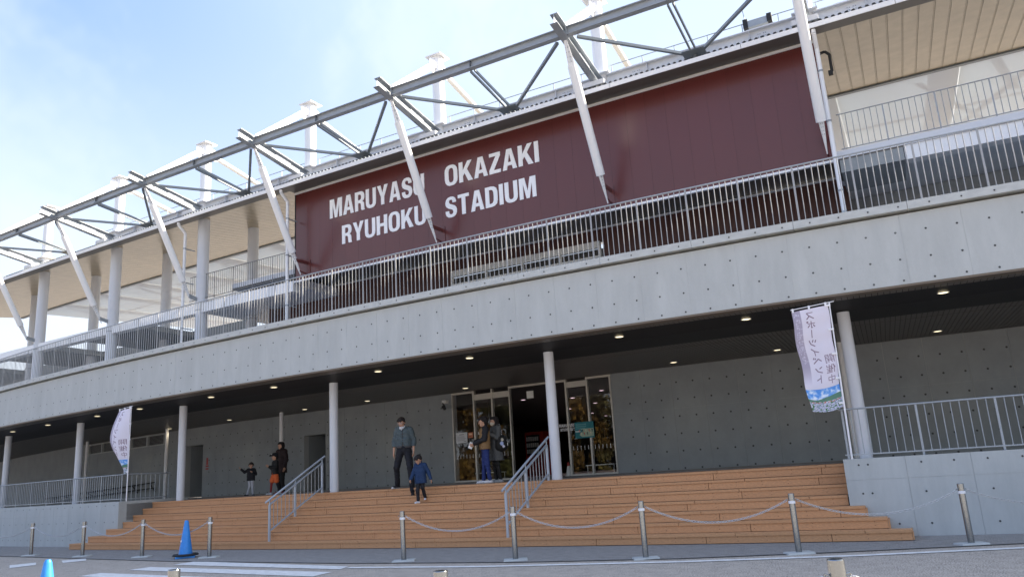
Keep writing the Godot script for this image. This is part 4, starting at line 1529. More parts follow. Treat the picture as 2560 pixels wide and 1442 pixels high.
func cones() -> void:
	var n := 0
	for c in [[-7.64, -18.0, 0.80, "blue traffic cone on a black base beside the chain post"], [-5.84, -9.81, 0.72, "blue traffic cone cut off at the bottom left"]]:
		var t := thing("traffic_cone", c[3], "traffic cone", Vector3(c[0], 0.008, c[1]), 0.35, "blue traffic cones")
		var st := begin()
		box(st, Vector3(0, 0.02, 0), Vector3(0.2, 0, 0), Vector3(0, 0.02, 0), Vector3(0, 0, 0.2))
		part("base", st, M.cone_blue, t)
		st = begin()
		lathe(st, Vector3.ZERO, [[0.155, 0.04], [0.15, 0.06], [0.045, c[2] - 0.03], [0.03, c[2]], [0.0, c[2]]], 28)
		part("cone_body", st, M.cone_blue, t)
		if n == 0:
			st = begin()
			lathe(st, Vector3.ZERO, [[0.15, 0.045], [0.27, 0.045], [0.28, 0.06], [0.26, 0.085], [0.16, 0.085], [0.145, 0.075]], 24)
			part("weight_ring", st, M.rubber, t)
		st = begin()
		box(st, Vector3(-0.098, 0.36, 0.052), Vector3(0.012, 0, 0.022), Vector3(0.006, 0.02, 0.003), Vector3(-0.002, 0, 0.001))
		part("sticker", st, M.white_plastic, t)
		n += 1

# ---------------------------------------------------------------- flags
# brush strokes in a 100 x 100 box, y down
func kana(i: int) -> Array:
	match i:
		0: return [[[18, 16], [78, 16], [62, 48], [14, 90]], [[56, 56], [86, 90]]]
		1: return [[[12, 36], [80, 36]], [[46, 10], [46, 88], [36, 82]], [[26, 54], [12, 78]], [[66, 54], [82, 78]], [[84, 8], [92, 14], [86, 22], [78, 16], [84, 8]]]
		2: return [[[50, 6], [50, 94]]]
		3: return [[[16, 22], [26, 44]], [[44, 16], [54, 38]], [[86, 18], [74, 60], [34, 92]]]
		4: return [[[82, 10], [54, 42], [12, 62]], [[54, 44], [54, 94]]]
		5: return [[[8, 58], [36, 28], [92, 76]], [[64, 16], [72, 30]], [[80, 10], [88, 24]]]
		6: return [[[16, 20], [40, 36]], [[86, 30], [62, 68], [16, 88]]]
		7: return [[[36, 6], [36, 94]], [[38, 38], [80, 62]]]
		8: return [[[10, 8], [10, 94]], [[10, 8], [42, 8], [42, 40], [10, 40]], [[10, 24], [42, 24]], [[58, 8], [90, 8], [90, 94], [80, 90]], [[58, 8], [58, 40], [90, 40]], [[58, 24], [90, 24]], [[24, 54], [76, 54]], [[20, 70], [80, 70]], [[38, 54], [38, 72], [28, 92]], [[62, 54], [62, 92]]]
		9: return [[[28, 8], [10, 46]], [[20, 34], [20, 94]], [[40, 8], [40, 26], [92, 26], [92, 8]], [[66, 4], [66, 26]], [[48, 32], [34, 58]], [[44, 44], [44, 94]], [[44, 46], [92, 46]], [[66, 34], [66, 92]], [[44, 62], [88, 62]], [[44, 76], [88, 76]], [[44, 92], [94, 92]]]
		10: return [[[18, 28], [18, 62]], [[18, 28], [82, 28], [82, 62]], [[18, 62], [82, 62]], [[50, 4], [50, 96]]]
	return []

func stroke(im: Image, a: Vector2, b: Vector2, w: float, c: Color) -> void:
	var n := int(a.distance_to(b) * 1.5) + 1
	for i in n + 1:
		var p := a.lerp(b, float(i) / n)
		im.fill_rect(Rect2i(int(p.x - w * 0.5), int(p.y - w * 0.5), int(ceil(w)), int(ceil(w))), c)

func flag_image() -> Image:
	var w := 256
	var h := 832
	var im := Image.create(w, h, false, Image.FORMAT_RGB8)
	im.fill(Color(0.86, 0.84, 0.89))
	# narrow mauve band with small pale characters
	im.fill_rect(Rect2i(0, 0, 58, 470), Color(0.66, 0.63, 0.70))
	for y in 150:
		var f := 1.0 - y / 150.0
		im.fill_rect(Rect2i(0, 470 + y, 58, 1), Color(0.86, 0.84, 0.89).lerp(Color(0.66, 0.63, 0.70), f))
	rng.seed = 21
	for k in 11:
		for q in 7:
			var a := Vector2(12 + rng.randi_range(0, 4) * 8, 24 + k * 38 + rng.randi_range(0, 3) * 8)
			var horiz := q % 2 == 0
			stroke(im, a, a + (Vector2(14, 0) if horiz else Vector2(0, 13)), 3, Color(0.84, 0.82, 0.88))
	var ink := Color(0.53, 0.45, 0.51)
	for k in 8:
		for s in kana(k):
			for i in s.size() - 1:
				# the cloth is seen from behind, so the print reads mirrored
				stroke(im, Vector2(152 - s[i][0] * 0.66, 24 + k * 74 + s[i][1] * 0.66), Vector2(152 - s[i + 1][0] * 0.66, 24 + k * 74 + s[i + 1][1] * 0.66), 6, ink)
	for k in 3:
		for s in kana(8 + k):
			for i in s.size() - 1:
				stroke(im, Vector2(244 - s[i][0] * 0.72, 392 + k * 82 + s[i][1] * 0.72), Vector2(244 - s[i + 1][0] * 0.72, 392 + k * 82 + s[i + 1][1] * 0.72), 5, ink)
	# printed landscape at the foot
	var n := FastNoiseLite.new()
	n.seed = 4
	n.frequency = 0.02
	n.fractal_octaves = 4
	for y in range(652, h):
		for x in w:
			var f := (y - 652) / 180.0
			var ridge := 0.42 + 0.05 * sin(x * 0.03) - 0.14 * smoothstep(150.0, 250.0, float(x))
			var v := n.get_noise_2d(x, y) * 0.5 + 0.5
			var c := Color(0.36, 0.60, 0.90).lerp(Color(0.88, 0.92, 0.98), smoothstep(0.30, 0.80, v + f * 0.6 - 0.1))
			if f > ridge:
				c = Color(0.34, 0.50, 0.50).lerp(Color(0.40, 0.55, 0.42), v)
			if f > 0.55:
				c = Color(0.55, 0.60, 0.72).lerp(Color(0.86, 0.86, 0.92), smoothstep(0.4, 0.6, n.get_noise_2d(x * 4.0, y * 5.0) * 0.5 + 0.5))
				if n.get_noise_2d(x * 1.6 + 90.0, y * 3.0) > 0.24: c = Color(0.26, 0.46, 0.24)
				if f < 0.62 and n.get_noise_2d(x * 2.0 + 30.0, y * 4.0) > 0.12: c = Color(0.80, 0.46, 0.40)
			im.set_pixel(x, y, c)
	return im

func cloth(w: float, h: float, fn: Callable) -> ArrayMesh:
	var nx := 14
	var ny := 40
	var v := PackedVector3Array()
	var uv := PackedVector2Array()
	var ix := PackedInt32Array()
	for j in ny + 1:
		for i in nx + 1:
			var a := float(i) / nx
			var b := float(j) / ny
			v.append(fn.call(a, b, w, h))
			uv.append(Vector2(a, b))
	for j in ny:
		for i in nx:
			var k := j * (nx + 1) + i
			ix.append_array([k, k + 1, k + nx + 2, k, k + nx + 2, k + nx + 1])
	var st := SurfaceTool.new()
	st.begin(Mesh.PRIMITIVE_TRIANGLES)
	st.set_smooth_group(0)
	for i in v.size():
		st.set_uv(uv[i])
		st.add_vertex(v[i])
	for i in ix: st.add_index(i)
	st.generate_normals()
	return st.commit()

func flags() -> void:
	var m := mat("flag_cloth", Color.WHITE, 0.85)
	m.albedo_texture = ImageTexture.create_from_image(flag_image())
	m.texture_repeat = false
	m.backlight_enabled = true
	m.backlight = Color(0.35, 0.35, 0.35)
	for k in 2:
		var s: float = [6.17, -13.18][k]
		var o: float = [1.47, 1.47][k]
		var f := thing("banner_flag", ["upright banner hanging open beside the right hand column, blue landscape at its foot", "upright banner bellied by the wind at the left end of the steps"][k], "banner", lo(o, 0.055, s))
		# local axes: x along the facade, y up, z outward
		var bx := along(LOW, s)
		f.basis = Basis(bx, Vector3.UP, outward(LOW, s))
		var lean := Vector3(0.0, 0.0, 0.0) if k == 0 else Vector3(-0.02, 0, 0.0)
		var top := Vector3(0.03, 2.72, 0) + lean
		var st := begin()
		tube(st, Vector3.ZERO, top * 0.55, 0.017, 0.015, 12)
		tube(st, top * 0.55, top, 0.012, 0.011, 12)
		part("pole", st, M.white_plastic, f)
		st = begin()
		var arm_end := top + (Vector3(-0.66, -0.06, 0.05) if k == 0 else Vector3(-0.64, -0.04, 0.0))
		tube(st, top + (top - arm_end) * 0.12, arm_end, 0.008, 0.008, 8)
		part("cross_arm", st, M.white_plastic, f)
		var ad := (arm_end - top)
		var fn := func(a: float, b: float, _w: float, hh: float) -> Vector3:
			var side := ad * (0.98 - a * 0.93)
			var p := top + Vector3(0, -0.04, 0) + side + Vector3(0, -hh * b, 0)
			if k == 0:
				p.z += 0.022 * sin(a * 9.0 + b * 4.0) * b + 0.03 * sin(b * 9.0 + a * 2.0) * (1.0 - a)
				p.z -= 0.010 * (absf(fposmod(b * 6.0, 1.0) - 0.5) * 2.0) + 0.008 * absf(fposmod(a * 2.0, 1.0) - 0.5)
				p.x += (1.0 - a) * 0.10 * b * b + 0.012 * sin(b * 14.0)
				p.y -= 0.05 * sin(a * PI) * b
			else:
				var belly := sin(PI * clampf(b * 1.05, 0.0, 1.0))
				p += Vector3(-0.06, 0.0, 0.20) * belly * (1.0 - a) + Vector3(-0.02, 0.0, 0.14) * belly * sin(a * PI)
				p += Vector3(0.46, 0.04, 0.02) * (1.0 - a) * smoothstep(0.4, 1.0, b)
				p.z += 0.04 * sin(a * 7.0 + b * 6.0) * b
			return p
		part_mesh("cloth", cloth(0.6, 1.78 if k == 0 else 1.9, fn), m, f)
		for q in 5:
			st = begin()
			var tp := top + Vector3(0, -0.05 - q * (0.43 if k == 0 else 0.46), 0)
			var inner := tp - top
			var tt := top * (1.0 + inner.y / top.y)
			box(st, tt + Vector3(-0.03, 0, 0), Vector3(0.045, 0, 0), Vector3(0, 0.017, 0), Vector3(0, 0, 0.016))
			part("loop", st, M.white_plastic, f)
		for q in 3:
			st = begin()
			box(st, top + ad * (0.1 + q * 0.42) + Vector3(0, -0.02, 0), Vector3(0.017, 0, 0), Vector3(0, 0.035, 0), Vector3(0, 0, 0.012))
			part("loop", st, M.white_plastic, f)

func far_trees() -> void:
	# a row of autumn trees across the car park, which the glass front mirrors
	var leaf := mat("autumn_leaf", lin(0.42, 0.24, 0.035), 0.8)
	leaf.vertex_color_use_as_albedo = true
	leaf.albedo_color = Color.WHITE
	var bark := mat("bark", lin(0.09, 0.065, 0.045), 0.9)
	var words := ["golden", "yellow-green", "dark green", "russet", "olive", "amber", "ochre", "brown-green"]
	for i in 8:
		rng.seed = 300 + i
		var f := i / 7.0
		var p := Vector3(lerpf(-53.0, -38.0, f), 0, lerpf(-22.0, 20.0, f)) + Vector3(rng.randf_range(-1.5, 1.5), 0, rng.randf_range(-1, 1))
		var t := thing("roadside_tree", "%s broadleaf tree across the car park, mirrored in the entrance glass" % words[i], "tree", p, 0.0, "trees across the car park")
		var st := begin()
		tube(st, Vector3.ZERO, Vector3(0.1, 2.8, 0), 0.24, 0.15, 10)
		for k in 6:
			var an := k * 1.05
			tube(st, Vector3(0.1, 1.6 + k * 0.3, 0), Vector3(cos(an) * 2.2, 3.6 + k * 0.6, sin(an) * 2.2), 0.09, 0.025, 6)
		part("trunk", st, bark, t)
		st = begin()
		var tint := [Vector3(0.30, 0.19, 0.03), Vector3(0.20, 0.20, 0.03), Vector3(0.06, 0.085, 0.03), Vector3(0.34, 0.20, 0.03), Vector3(0.14, 0.15, 0.03), Vector3(0.34, 0.19, 0.02), Vector3(0.24, 0.20, 0.05), Vector3(0.10, 0.10, 0.03)][i] as Vector3
		for k in 3000:
			var cl := k % 40
			var cr := Vector3(sin(cl * 2.4) * 2.7, 4.6 + sin(cl * 1.7) * 3.4, cos(cl * 2.4 + cl) * 2.7)
			var d := Vector3(rng.randfn(), rng.randfn() * 0.8, rng.randfn()) * 0.6
			var c := cr + d
			var n := Vector3(rng.randfn(), rng.randfn(), rng.randfn()).normalized()
			var u := n.cross(Vector3.UP).normalized() * 0.2
			var v := n.cross(u).normalized() * 0.28
			var col := tint * rng.randf_range(0.22, 0.62) * (0.4 + 0.8 * float(cl % 5) / 5.0)
			st.set_color(Color(col.x, col.y, col.z))
			quad(st, c - u, c + v, c + u, c - v, n)
		stuff("crown", st, leaf, t)

# ---------------------------------------------------------------- figures
# Surface nets over tapered capsules [a, b, ra, rb, colour] joined by a smooth minimum; appended to acc.
func net(acc: Dictionary, caps: Array, cell: float, k: float, low := -1e9, high := 1e9, spots := [], wrinkle := 0.0) -> void:
	var mn := Vector3(1e9, 1e9, 1e9)
	var mx := -mn
	for c in caps:
		var r: float = maxf(c[2], c[3]) + k + cell * 2.0
		for e in 2:
			mn = mn.min(c[e] - Vector3.ONE * r)
			mx = mx.max(c[e] + Vector3.ONE * r)
	var nx := int((mx.x - mn.x) / cell) + 2
	var ny := int((mx.y - mn.y) / cell) + 2
	var nz := int((mx.z - mn.z) / cell) + 2
	var f := PackedFloat32Array()
	f.resize(nx * ny * nz)
	f.fill(9.0)
	var own := PackedByteArray()
	own.resize(nx * ny * nz)
	var best := PackedFloat32Array()
	best.resize(nx * ny * nz)
	best.fill(9.0)
	for ci in caps.size():
		var c: Array = caps[ci]
		var a: Vector3 = c[0]
		var ab: Vector3 = c[1] - a
		var ra: float = c[2]
		var rb: float = c[3]
		var l2 := maxf(ab.length_squared(), 1e-9)
		var r := maxf(ra, rb) + k + cell * 1.5
		var p0: Vector3 = (a.min(c[1]) - Vector3.ONE * r - mn) / cell
		var p1: Vector3 = (a.max(c[1]) + Vector3.ONE * r - mn) / cell
		for z in range(maxi(0, int(p0.z)), mini(nz, int(p1.z) + 2)):
			for y in range(maxi(0, int(p0.y)), mini(ny, int(p1.y) + 2)):
				var base := (z * ny + y) * nx
				for x in range(maxi(0, int(p0.x)), mini(nx, int(p1.x) + 2)):
					var ap := mn + Vector3(x, y, z) * cell - a
					var t := clampf(ap.dot(ab) / l2, 0.0, 1.0)
					var d := (ap - ab * t).length() - (ra + (rb - ra) * t)
					var i := base + x
					if d < best[i]:
						best[i] = d
						own[i] = ci
					var g := f[i]
					var h := maxf(k - absf(g - d), 0.0) / k
					f[i] = minf(g, d) - h * h * k * 0.25
	if wrinkle > 0.0:
		for z in nz:
			for y in ny:
				var bw := (z * ny + y) * nx
				for x in nx:
					if absf(f[bw + x]) < wrinkle * 2.5:
						var wp := mn + Vector3(x, y, z) * cell
						f[bw + x] -= wrinkle * (0.45 + folds.get_noise_3d(wp.x * 0.8, wp.y * 1.5 + wp.x * 0.5, wp.z * 0.8) * 1.3)
	if low > -1e8 or high < 1e8:
		for z in nz:
			for y in ny:
				var yy := mn.y + y * cell
				var cut := maxf(low - yy, yy - high)
				var base := (z * ny + y) * nx
				for x in nx:
					if cut > f[base + x]: f[base + x] = cut
	var id := {}
	var V: PackedVector3Array = acc.v
	var N: PackedVector3Array = acc.n
	var C: PackedColorArray = acc.c
	var I: PackedInt32Array = acc.i
	var o := [0, 1, nx, nx + 1, nx * ny, nx * ny + 1, nx * ny + nx, nx * ny + nx + 1]
	var pts := [Vector3(0, 0, 0), Vector3(1, 0, 0), Vector3(0, 1, 0), Vector3(1, 1, 0), Vector3(0, 0, 1), Vector3(1, 0, 1), Vector3(0, 1, 1), Vector3(1, 1, 1)]
	var edges := [[0, 1], [2, 3], [4, 5], [6, 7], [0, 2], [1, 3], [4, 6], [5, 7], [0, 4], [1, 5], [2, 6], [3, 7]]
	for z in nz - 1:
		for y in ny - 1:
			var base := (z * ny + y) * nx
			for x in nx - 1:
				var i := base + x
				var s := 0
				var g0 := f[i]
				if g0 > 2.0 * cell and g0 < 8.0: continue
				for q in 8:
					if f[i + o[q]] < 0.0: s += 1
				if s == 0 or s == 8: continue
				var sum := Vector3.ZERO
				var cnt := 0
				for e in edges:
					var fa := f[i + o[e[0]]]
					var fb := f[i + o[e[1]]]
					if (fa < 0.0) != (fb < 0.0):
						sum += (pts[e[0]] as Vector3).lerp(pts[e[1]], fa / (fa - fb))
						cnt += 1
				var lp := sum / cnt
				var p := mn + (Vector3(x, y, z) + lp) * cell
				var gr := Vector3(f[i + 1] + f[i + 1 + nx] + f[i + o[5]] + f[i + o[7]] - f[i] - f[i + nx] - f[i + o[4]] - f[i + o[6]], f[i + nx] + f[i + nx + 1] + f[i + o[6]] + f[i + o[7]] - f[i] - f[i + 1] - f[i + o[4]] - f[i + o[5]], f[i + o[4]] + f[i + o[5]] + f[i + o[6]] + f[i + o[7]] - f[i] - f[i + 1] - f[i + nx] - f[i + nx + 1])
				id[i] = V.size()
				V.append(p)
				N.append(gr.normalized() if gr.length() > 1e-9 else Vector3.UP)
				var col: Color = caps[own[i]][4]
				for sp in spots:
					if ((p - sp[0]) * sp[3]).length() < sp[1]: col = sp[2]
				C.append(col)
	for i in id:
		var inside := f[i] < 0.0
		# edge along x, y, z from this corner; the four cells round it
		for ax in 3:
			var stp: int = [1, nx, nx * ny][ax]
			if (f[i + stp] < 0.0) == inside: continue
			var u: int = [nx, nx * ny, 1][ax]
			var w: int = [nx * ny, 1, nx][ax]
			if not (id.has(i - u) and id.has(i - w) and id.has(i - u - w)): continue
			var q := [id[i - u - w], id[i - w], id[i], id[i - u]]
			if inside: q = [q[3], q[2], q[1], q[0]]
			I.append_array(PackedInt32Array([q[0], q[1], q[2], q[0], q[2], q[3]]))
	acc.v = V
	acc.n = N
	acc.c = C
	acc.i = I

var folds := FastNoiseLite.new()

func fresh() -> Dictionary: return {"v": PackedVector3Array(), "n": PackedVector3Array(), "c": PackedColorArray(), "i": PackedInt32Array()}

func net_mesh(acc: Dictionary) -> ArrayMesh:
	var arr := []
	arr.resize(Mesh.ARRAY_MAX)
	arr[Mesh.ARRAY_VERTEX] = acc.v
	arr[Mesh.ARRAY_NORMAL] = acc.n
	arr[Mesh.ARRAY_COLOR] = acc.c
	arr[Mesh.ARRAY_INDEX] = acc.i
	var m := ArrayMesh.new()
	m.add_surface_from_arrays(Mesh.PRIMITIVE_TRIANGLES, arr)
	return m

const SKIN := Color(0.50, 0.29, 0.195)
const HAIR := Color(0.012, 0.010, 0.010)

func hand(acc: Dictionary, wr: Vector3, dir: Vector3, palm: Vector3, side: float, k: float, curl: float) -> void:
	# palm: the way the palm faces; side: where the thumb goes
	var d := dir.normalized()
	var n := (palm - d * palm.dot(d)).normalized()
	var x := d.cross(n).normalized() * side
	var caps := []
	for q in [-0.022, 0.0, 0.022]: caps.append([wr + d * 0.005 * k, wr + (d * 0.082 + x * q) * k, 0.021 * k, 0.016 * k, SKIN])
	var ls := [0.036, 0.042, 0.039, 0.03]
	for fi in 4:
		var root := wr + (d * 0.082 + x * (0.030 - fi * 0.0195)) * k
		var ln: float = ls[fi] * k
		var d1 := (d + n * curl * 0.6).normalized()
		var d2 := (d + n * curl * 1.6).normalized()
		caps.append([root, root + d1 * ln, 0.0095 * k, 0.009 * k, SKIN])
		caps.append([root + d1 * ln, root + d1 * ln + d2 * ln * 0.9, 0.009 * k, 0.0075 * k, SKIN])
	var tr := wr + (d * 0.028 + x * 0.026) * k
	var td := (d * 0.7 + x * 0.75 + n * 0.3).normalized()
	caps.append([tr, tr + td * 0.036 * k, 0.013 * k, 0.011 * k, SKIN])
	caps.append([tr + td * 0.036 * k, tr + td * 0.036 * k + (d * 0.9 + x * 0.3 + n * 0.4).normalized() * 0.03 * k, 0.011 * k, 0.0085 * k, SKIN])
	net(acc, caps, 0.0052 * k, 0.006)

func person(p: Dictionary) -> Node3D:
	var hs: float = p.get("head", 1.0)
	var k: float = p.h / (1.46 + 0.245 * hs)
	var base: Vector3 = p.at
	# yaw 0 looks straight at the camera; positive turns to the figure's left
	var face_cam := atan2(-base.x, -base.z)
	var t := thing("person", p.label, "person", base, face_cam + deg_to_rad(p.yaw))
	var J := {"hl": Vector3(0.085, 0.90, 0), "hr": Vector3(-0.085, 0.90, 0), "kl": Vector3(0.095, 0.49, 0.03), "kr": Vector3(-0.095, 0.49, 0.03), "al": Vector3(0.10, 0.09, -0.01), "ar": Vector3(-0.10, 0.09, -0.01),
		"sl": Vector3(0.175, 1.385, -0.01), "sr": Vector3(-0.175, 1.385, -0.01), "el": Vector3(0.225, 1.11, -0.03), "er": Vector3(-0.225, 1.11, -0.03), "wl": Vector3(0.24, 0.87, 0.05), "wr": Vector3(-0.24, 0.87, 0.05),
		"ch": Vector3(0, 1.25, 0), "pe": Vector3(0, 0.94, 0), "nk": Vector3(0, 1.45, -0.01), "tl": Vector3(0.03, 0, 1), "tr": Vector3(-0.03, 0, 1), "pl": Vector3(-1, 0, 0), "pr": Vector3(1, 0, 0)}
	for q in p.get("pose", {}): J[q] = p.pose[q]
	for q in J:
		if not q in ["tl", "tr", "pl", "pr"]: J[q] = J[q] * k
	var hb := Basis.from_euler(Vector3(deg_to_rad(p.get("nod", 0.0)), deg_to_rad(p.get("look", 0.0)), deg_to_rad(p.get("tilt", 0.0))))
	var hk := k * hs
	var hc: Vector3 = J.nk + hb * Vector3(0, 0.125, 0.025) * hk
	var H := func(x: float, y: float, z: float) -> Vector3: return hc + hb * Vector3(x, y, z) * hk
	var thin: float = p.get("thin", 1.0)
	# ---- body: one continuous skin
	var acc := fresh()
	var b := []
	b.append([J.pe, J.ch, 0.115 * k * thin, 0.12 * k * thin, SKIN])
	b.append([J.sl, J.sr, 0.06 * k, 0.06 * k, SKIN])
	b.append([J.ch + Vector3(0, 0.1, 0) * k, J.nk, 0.08 * k, 0.052 * k, SKIN])
	b.append([J.nk, H.call(0, -0.06, -0.01), 0.052 * k, 0.05 * hk, SKIN])
	for sd in ["l", "r"]:
		b.append([J["s" + sd], J["e" + sd], 0.048 * k, 0.038 * k, SKIN])
		b.append([J["e" + sd], J["w" + sd], 0.038 * k, 0.026 * k, SKIN])
		b.append([J["h" + sd], J["k" + sd], 0.064 * k, 0.042 * k, SKIN])
		b.append([J["k" + sd], J["a" + sd], 0.041 * k, 0.030 * k, SKIN])
		var td: Vector3 = (J["t" + sd] as Vector3).normalized()
		b.append([J["a" + sd] - Vector3(0, 0.055, 0) * k, J["a" + sd] - Vector3(0, 0.062, 0) * k + td * 0.13 * k, 0.03 * k, 0.024 * k, SKIN])
	net(acc, b, 0.013 * k + 0.001, 0.03 * k)
	var hd := []
	hd.append([H.call(0, 0.035, -0.028), H.call(0, 0.035, 0.018), 0.084 * hk, 0.08 * hk, SKIN])
	hd.append([H.call(0, -0.03, 0.028), H.call(0, -0.075, 0.046), 0.062 * hk, 0.036 * hk, SKIN])
	hd.append([H.call(0, 0.012, 0.085), H.call(0, -0.028, 0.103), 0.009 * hk, 0.0135 * hk, SKIN])
	hd.append([H.call(-0.03, 0.03, 0.078), H.call(0.03, 0.03, 0.078), 0.014 * hk, 0.014 * hk, SKIN])
	hd.append([H.call(-0.018, -0.062, 0.077), H.call(0.018, -0.062, 0.077), 0.011 * hk, 0.011 * hk, SKIN])
	hd.append([H.call(0.083, 0.0, -0.01), H.call(0.086, -0.03, -0.006), 0.016 * hk, 0.012 * hk, SKIN])
	hd.append([H.call(-0.083, 0.0, -0.01), H.call(-0.086, -0.03, -0.006), 0.016 * hk, 0.012 * hk, SKIN])
	hd.append([H.call(0, -0.06, -0.012), J.nk + Vector3(0, 0.03, 0) * k, 0.048 * hk, 0.05 * k, SKIN])
	var spots := [[H.call(0.032, 0.012, 0.088), 0.013 * hk, Color(0.02, 0.015, 0.012), Vector3(1, 1.6, 1)], [H.call(-0.032, 0.012, 0.088), 0.013 * hk, Color(0.02, 0.015, 0.012), Vector3(1, 1.6, 1)],
		[H.call(0, -0.062, 0.092), 0.02 * hk, Color(0.34, 0.12, 0.10), Vector3(1, 2.6, 1)], [H.call(0.032, 0.036, 0.09), 0.018 * hk, Color(0.03, 0.025, 0.022), Vector3(1, 4.0, 1)], [H.call(-0.032, 0.036, 0.09), 0.018 * hk, Color(0.03, 0.025, 0.022), Vector3(1, 4.0, 1)]]
	net(acc, hd, 0.0062 * hk, 0.014 * hk, -1e9, 1e9, spots)
	for sd in ["l", "r"]:
		hand(acc, J["w" + sd] + (J["w" + sd] - J["e" + sd]).normalized() * 0.012 * k, p.get("hd" + sd, J["w" + sd] - J["e" + sd]), J["p" + sd], 1.0 if sd == "l" else -1.0, k * p.get("handk", 1.0), p.get("curl", 0.45))
	part_mesh("body", net_mesh(acc), M.figure, t)
	# ---- hair
	acc = fresh()
	var hr := []
	hr.append([H.call(0, 0.05, -0.04), H.call(0, 0.062, 0.02), 0.088 * hk, 0.078 * hk, HAIR])
	hr.append([H.call(0, -0.01, -0.052), H.call(0, -0.045, -0.055), 0.08 * hk, 0.055 * hk, HAIR])
	for x in [-1.0, 1.0]:
		hr.append([H.call(0.07 * x, 0.06, 0.02), H.call(0.082 * x, 0.0, -0.018), 0.03 * hk, 0.022 * hk, HAIR])
		hr.append([H.call(0.045 * x, 0.085, 0.06), H.call(0.03 * x, 0.058, 0.088), 0.024 * hk, 0.014 * hk, HAIR])
	hr.append([H.call(-0.03, 0.088, 0.07), H.call(0.03, 0.088, 0.07), 0.02 * hk, 0.02 * hk, HAIR])
	if p.get("long_hair", false):
		for x in [-1.0, 1.0]:
			hr.append([H.call(0.075 * x, 0.02, -0.02), H.call(0.07 * x, -0.09, -0.02), 0.035 * hk, 0.03 * hk, HAIR])
		hr.append([H.call(0, 0.0, -0.07), H.call(0, -0.11, -0.06), 0.07 * hk, 0.055 * hk, HAIR])
	if p.get("fringe", false):
		for x in [-0.055, -0.03, 0.0, 0.03, 0.055]: hr.append([H.call(x, 0.075, 0.074), H.call(x * 1.05, 0.036, 0.094), 0.02 * hk, 0.01 * hk, HAIR])
	net(acc, hr, 0.0065 * hk, 0.012 * hk)
	part_mesh("hair", net_mesh(acc), M.figure, t)
	# ---- trousers
	acc = fresh()
	var tc: Color = p.trousers
	var lg: float = p.get("leg", 1.0)
	var tr := []
	tr.append([J.pe + Vector3(0, 0.02, 0) * k, J.pe - Vector3(0, 0.03, 0) * k, 0.125 * k * thin, 0.125 * k * thin, tc])
	for sd in ["l", "r"]:
		var an: Vector3 = J["a" + sd]
		tr.append([J["h" + sd], J["k" + sd], 0.094 * k * lg, 0.07 * k * lg, tc])
		if p.get("shorts", false):
			tr[-1] = [J["h" + sd], (J["h" + sd] as Vector3).lerp(J["k" + sd], 0.8), 0.1 * k, 0.105 * k, tc]
		else:
			tr.append([J["k" + sd], an + (J["k" + sd] - an).normalized() * 0.01 * k, 0.068 * k * lg, 0.054 * k * lg, tc])
	net(acc, tr, 0.012 * k + 0.001, 0.025 * k, -1e9, 1e9, [], 0.011 * k)
	part_mesh("trousers", net_mesh(acc), M.figure, t)
	if p.has("socks"):
		acc = fresh()
		var so := []
		for sd in ["l", "r"]:
			so.append([J["h" + sd], J["k" + sd], 0.082 * k, 0.056 * k, p.socks[0]])
			so.append([J["k" + sd], J["a" + sd], 0.057 * k, 0.042 * k, p.socks[1 if sd == "r" else 0]])
		net(acc, so, 0.012 * k + 0.001, 0.01)
		part_mesh("tights", net_mesh(acc), M.figure, t)
	# ---- jacket
	acc = fresh()
	var jc: Color = p.jacket
	var sc: Color = p.get("sleeve", jc)
	var yc: Color = p.get("yoke", jc)
	var fat: float = p.get("fat", 1.0)
	var hem: float = p.get("hem", 0.90)
	var ja := []
	for x in [-1.0, 1.0]:
		var dx: Vector3 = (J.sl - J.sr) * 0.5 * x / 0.175 / k
		ja.append([J.ch + dx * 0.065 * k + Vector3(0, 0.07, 0) * k, J.ch + dx * 0.07 * k - Vector3(0, 0.12, -0.012) * k, 0.118 * k * fat, 0.122 * k * fat, jc])
		ja.append([J.ch + dx * 0.07 * k - Vector3(0, 0.12, -0.012) * k, J.pe + dx * 0.075 * k + Vector3(0, hem - 1.02, 0.0) * k, 0.122 * k * fat, p.get("flare", 0.122) * k * fat, jc])
	ja.append([J.sl * 0.86 + J.sr * 0.14, J.sr * 0.86 + J.sl * 0.14, 0.082 * k * fat, 0.082 * k * fat, yc])
	ja.append([J.ch + Vector3(0, 0.12, -0.01) * k, J.nk + Vector3(0, p.get("collar", 0.0), -0.005) * k, 0.1 * k, 0.066 * k, yc])
	for sd in ["l", "r"]:
		ja.append([J["s" + sd], J["e" + sd], 0.074 * k * fat, 0.062 * k * fat, sc])
		ja.append([J["e" + sd], J["w" + sd] + (J["w" + sd] - J["e" + sd]).normalized() * -0.015 * k, 0.061 * k * fat, 0.05 * k * fat, sc])
	# folds and quilting that stand out of the cloth
	if p.get("quilt", false):
		for q in 5:
			var y := 1.34 - q * 0.085
			ja.append([Vector3(-0.12, y, 0.085) * k + Vector3(J.ch.x, 0, J.ch.z), Vector3(0.12, y, 0.085) * k + Vector3(J.ch.x, 0, J.ch.z), 0.055 * k, 0.055 * k, jc])
	else:
		for q in 4:
			var y2 := hem + 0.1 + q * 0.07
			var w := 0.07 + 0.03 * sin(q * 2.2)
			ja.append([J.ch + Vector3(-w * 1.3, y2 - 1.25, 0.105) * k, J.ch + Vector3(w * 0.6, y2 - 1.235, 0.112) * k, 0.022 * k, 0.02 * k, jc])
	net(acc, ja, 0.011 * k + 0.001, 0.022 * k, (hem * k if J.pe.y > 0.8 * k else -1e9), 1e9, p.get("jspots", []).map(func(s): return [s[0] * k, s[1] * k, s[2], s[3]]), 0.012 * k)
	part_mesh("jacket", net_mesh(acc), M.figure, t)
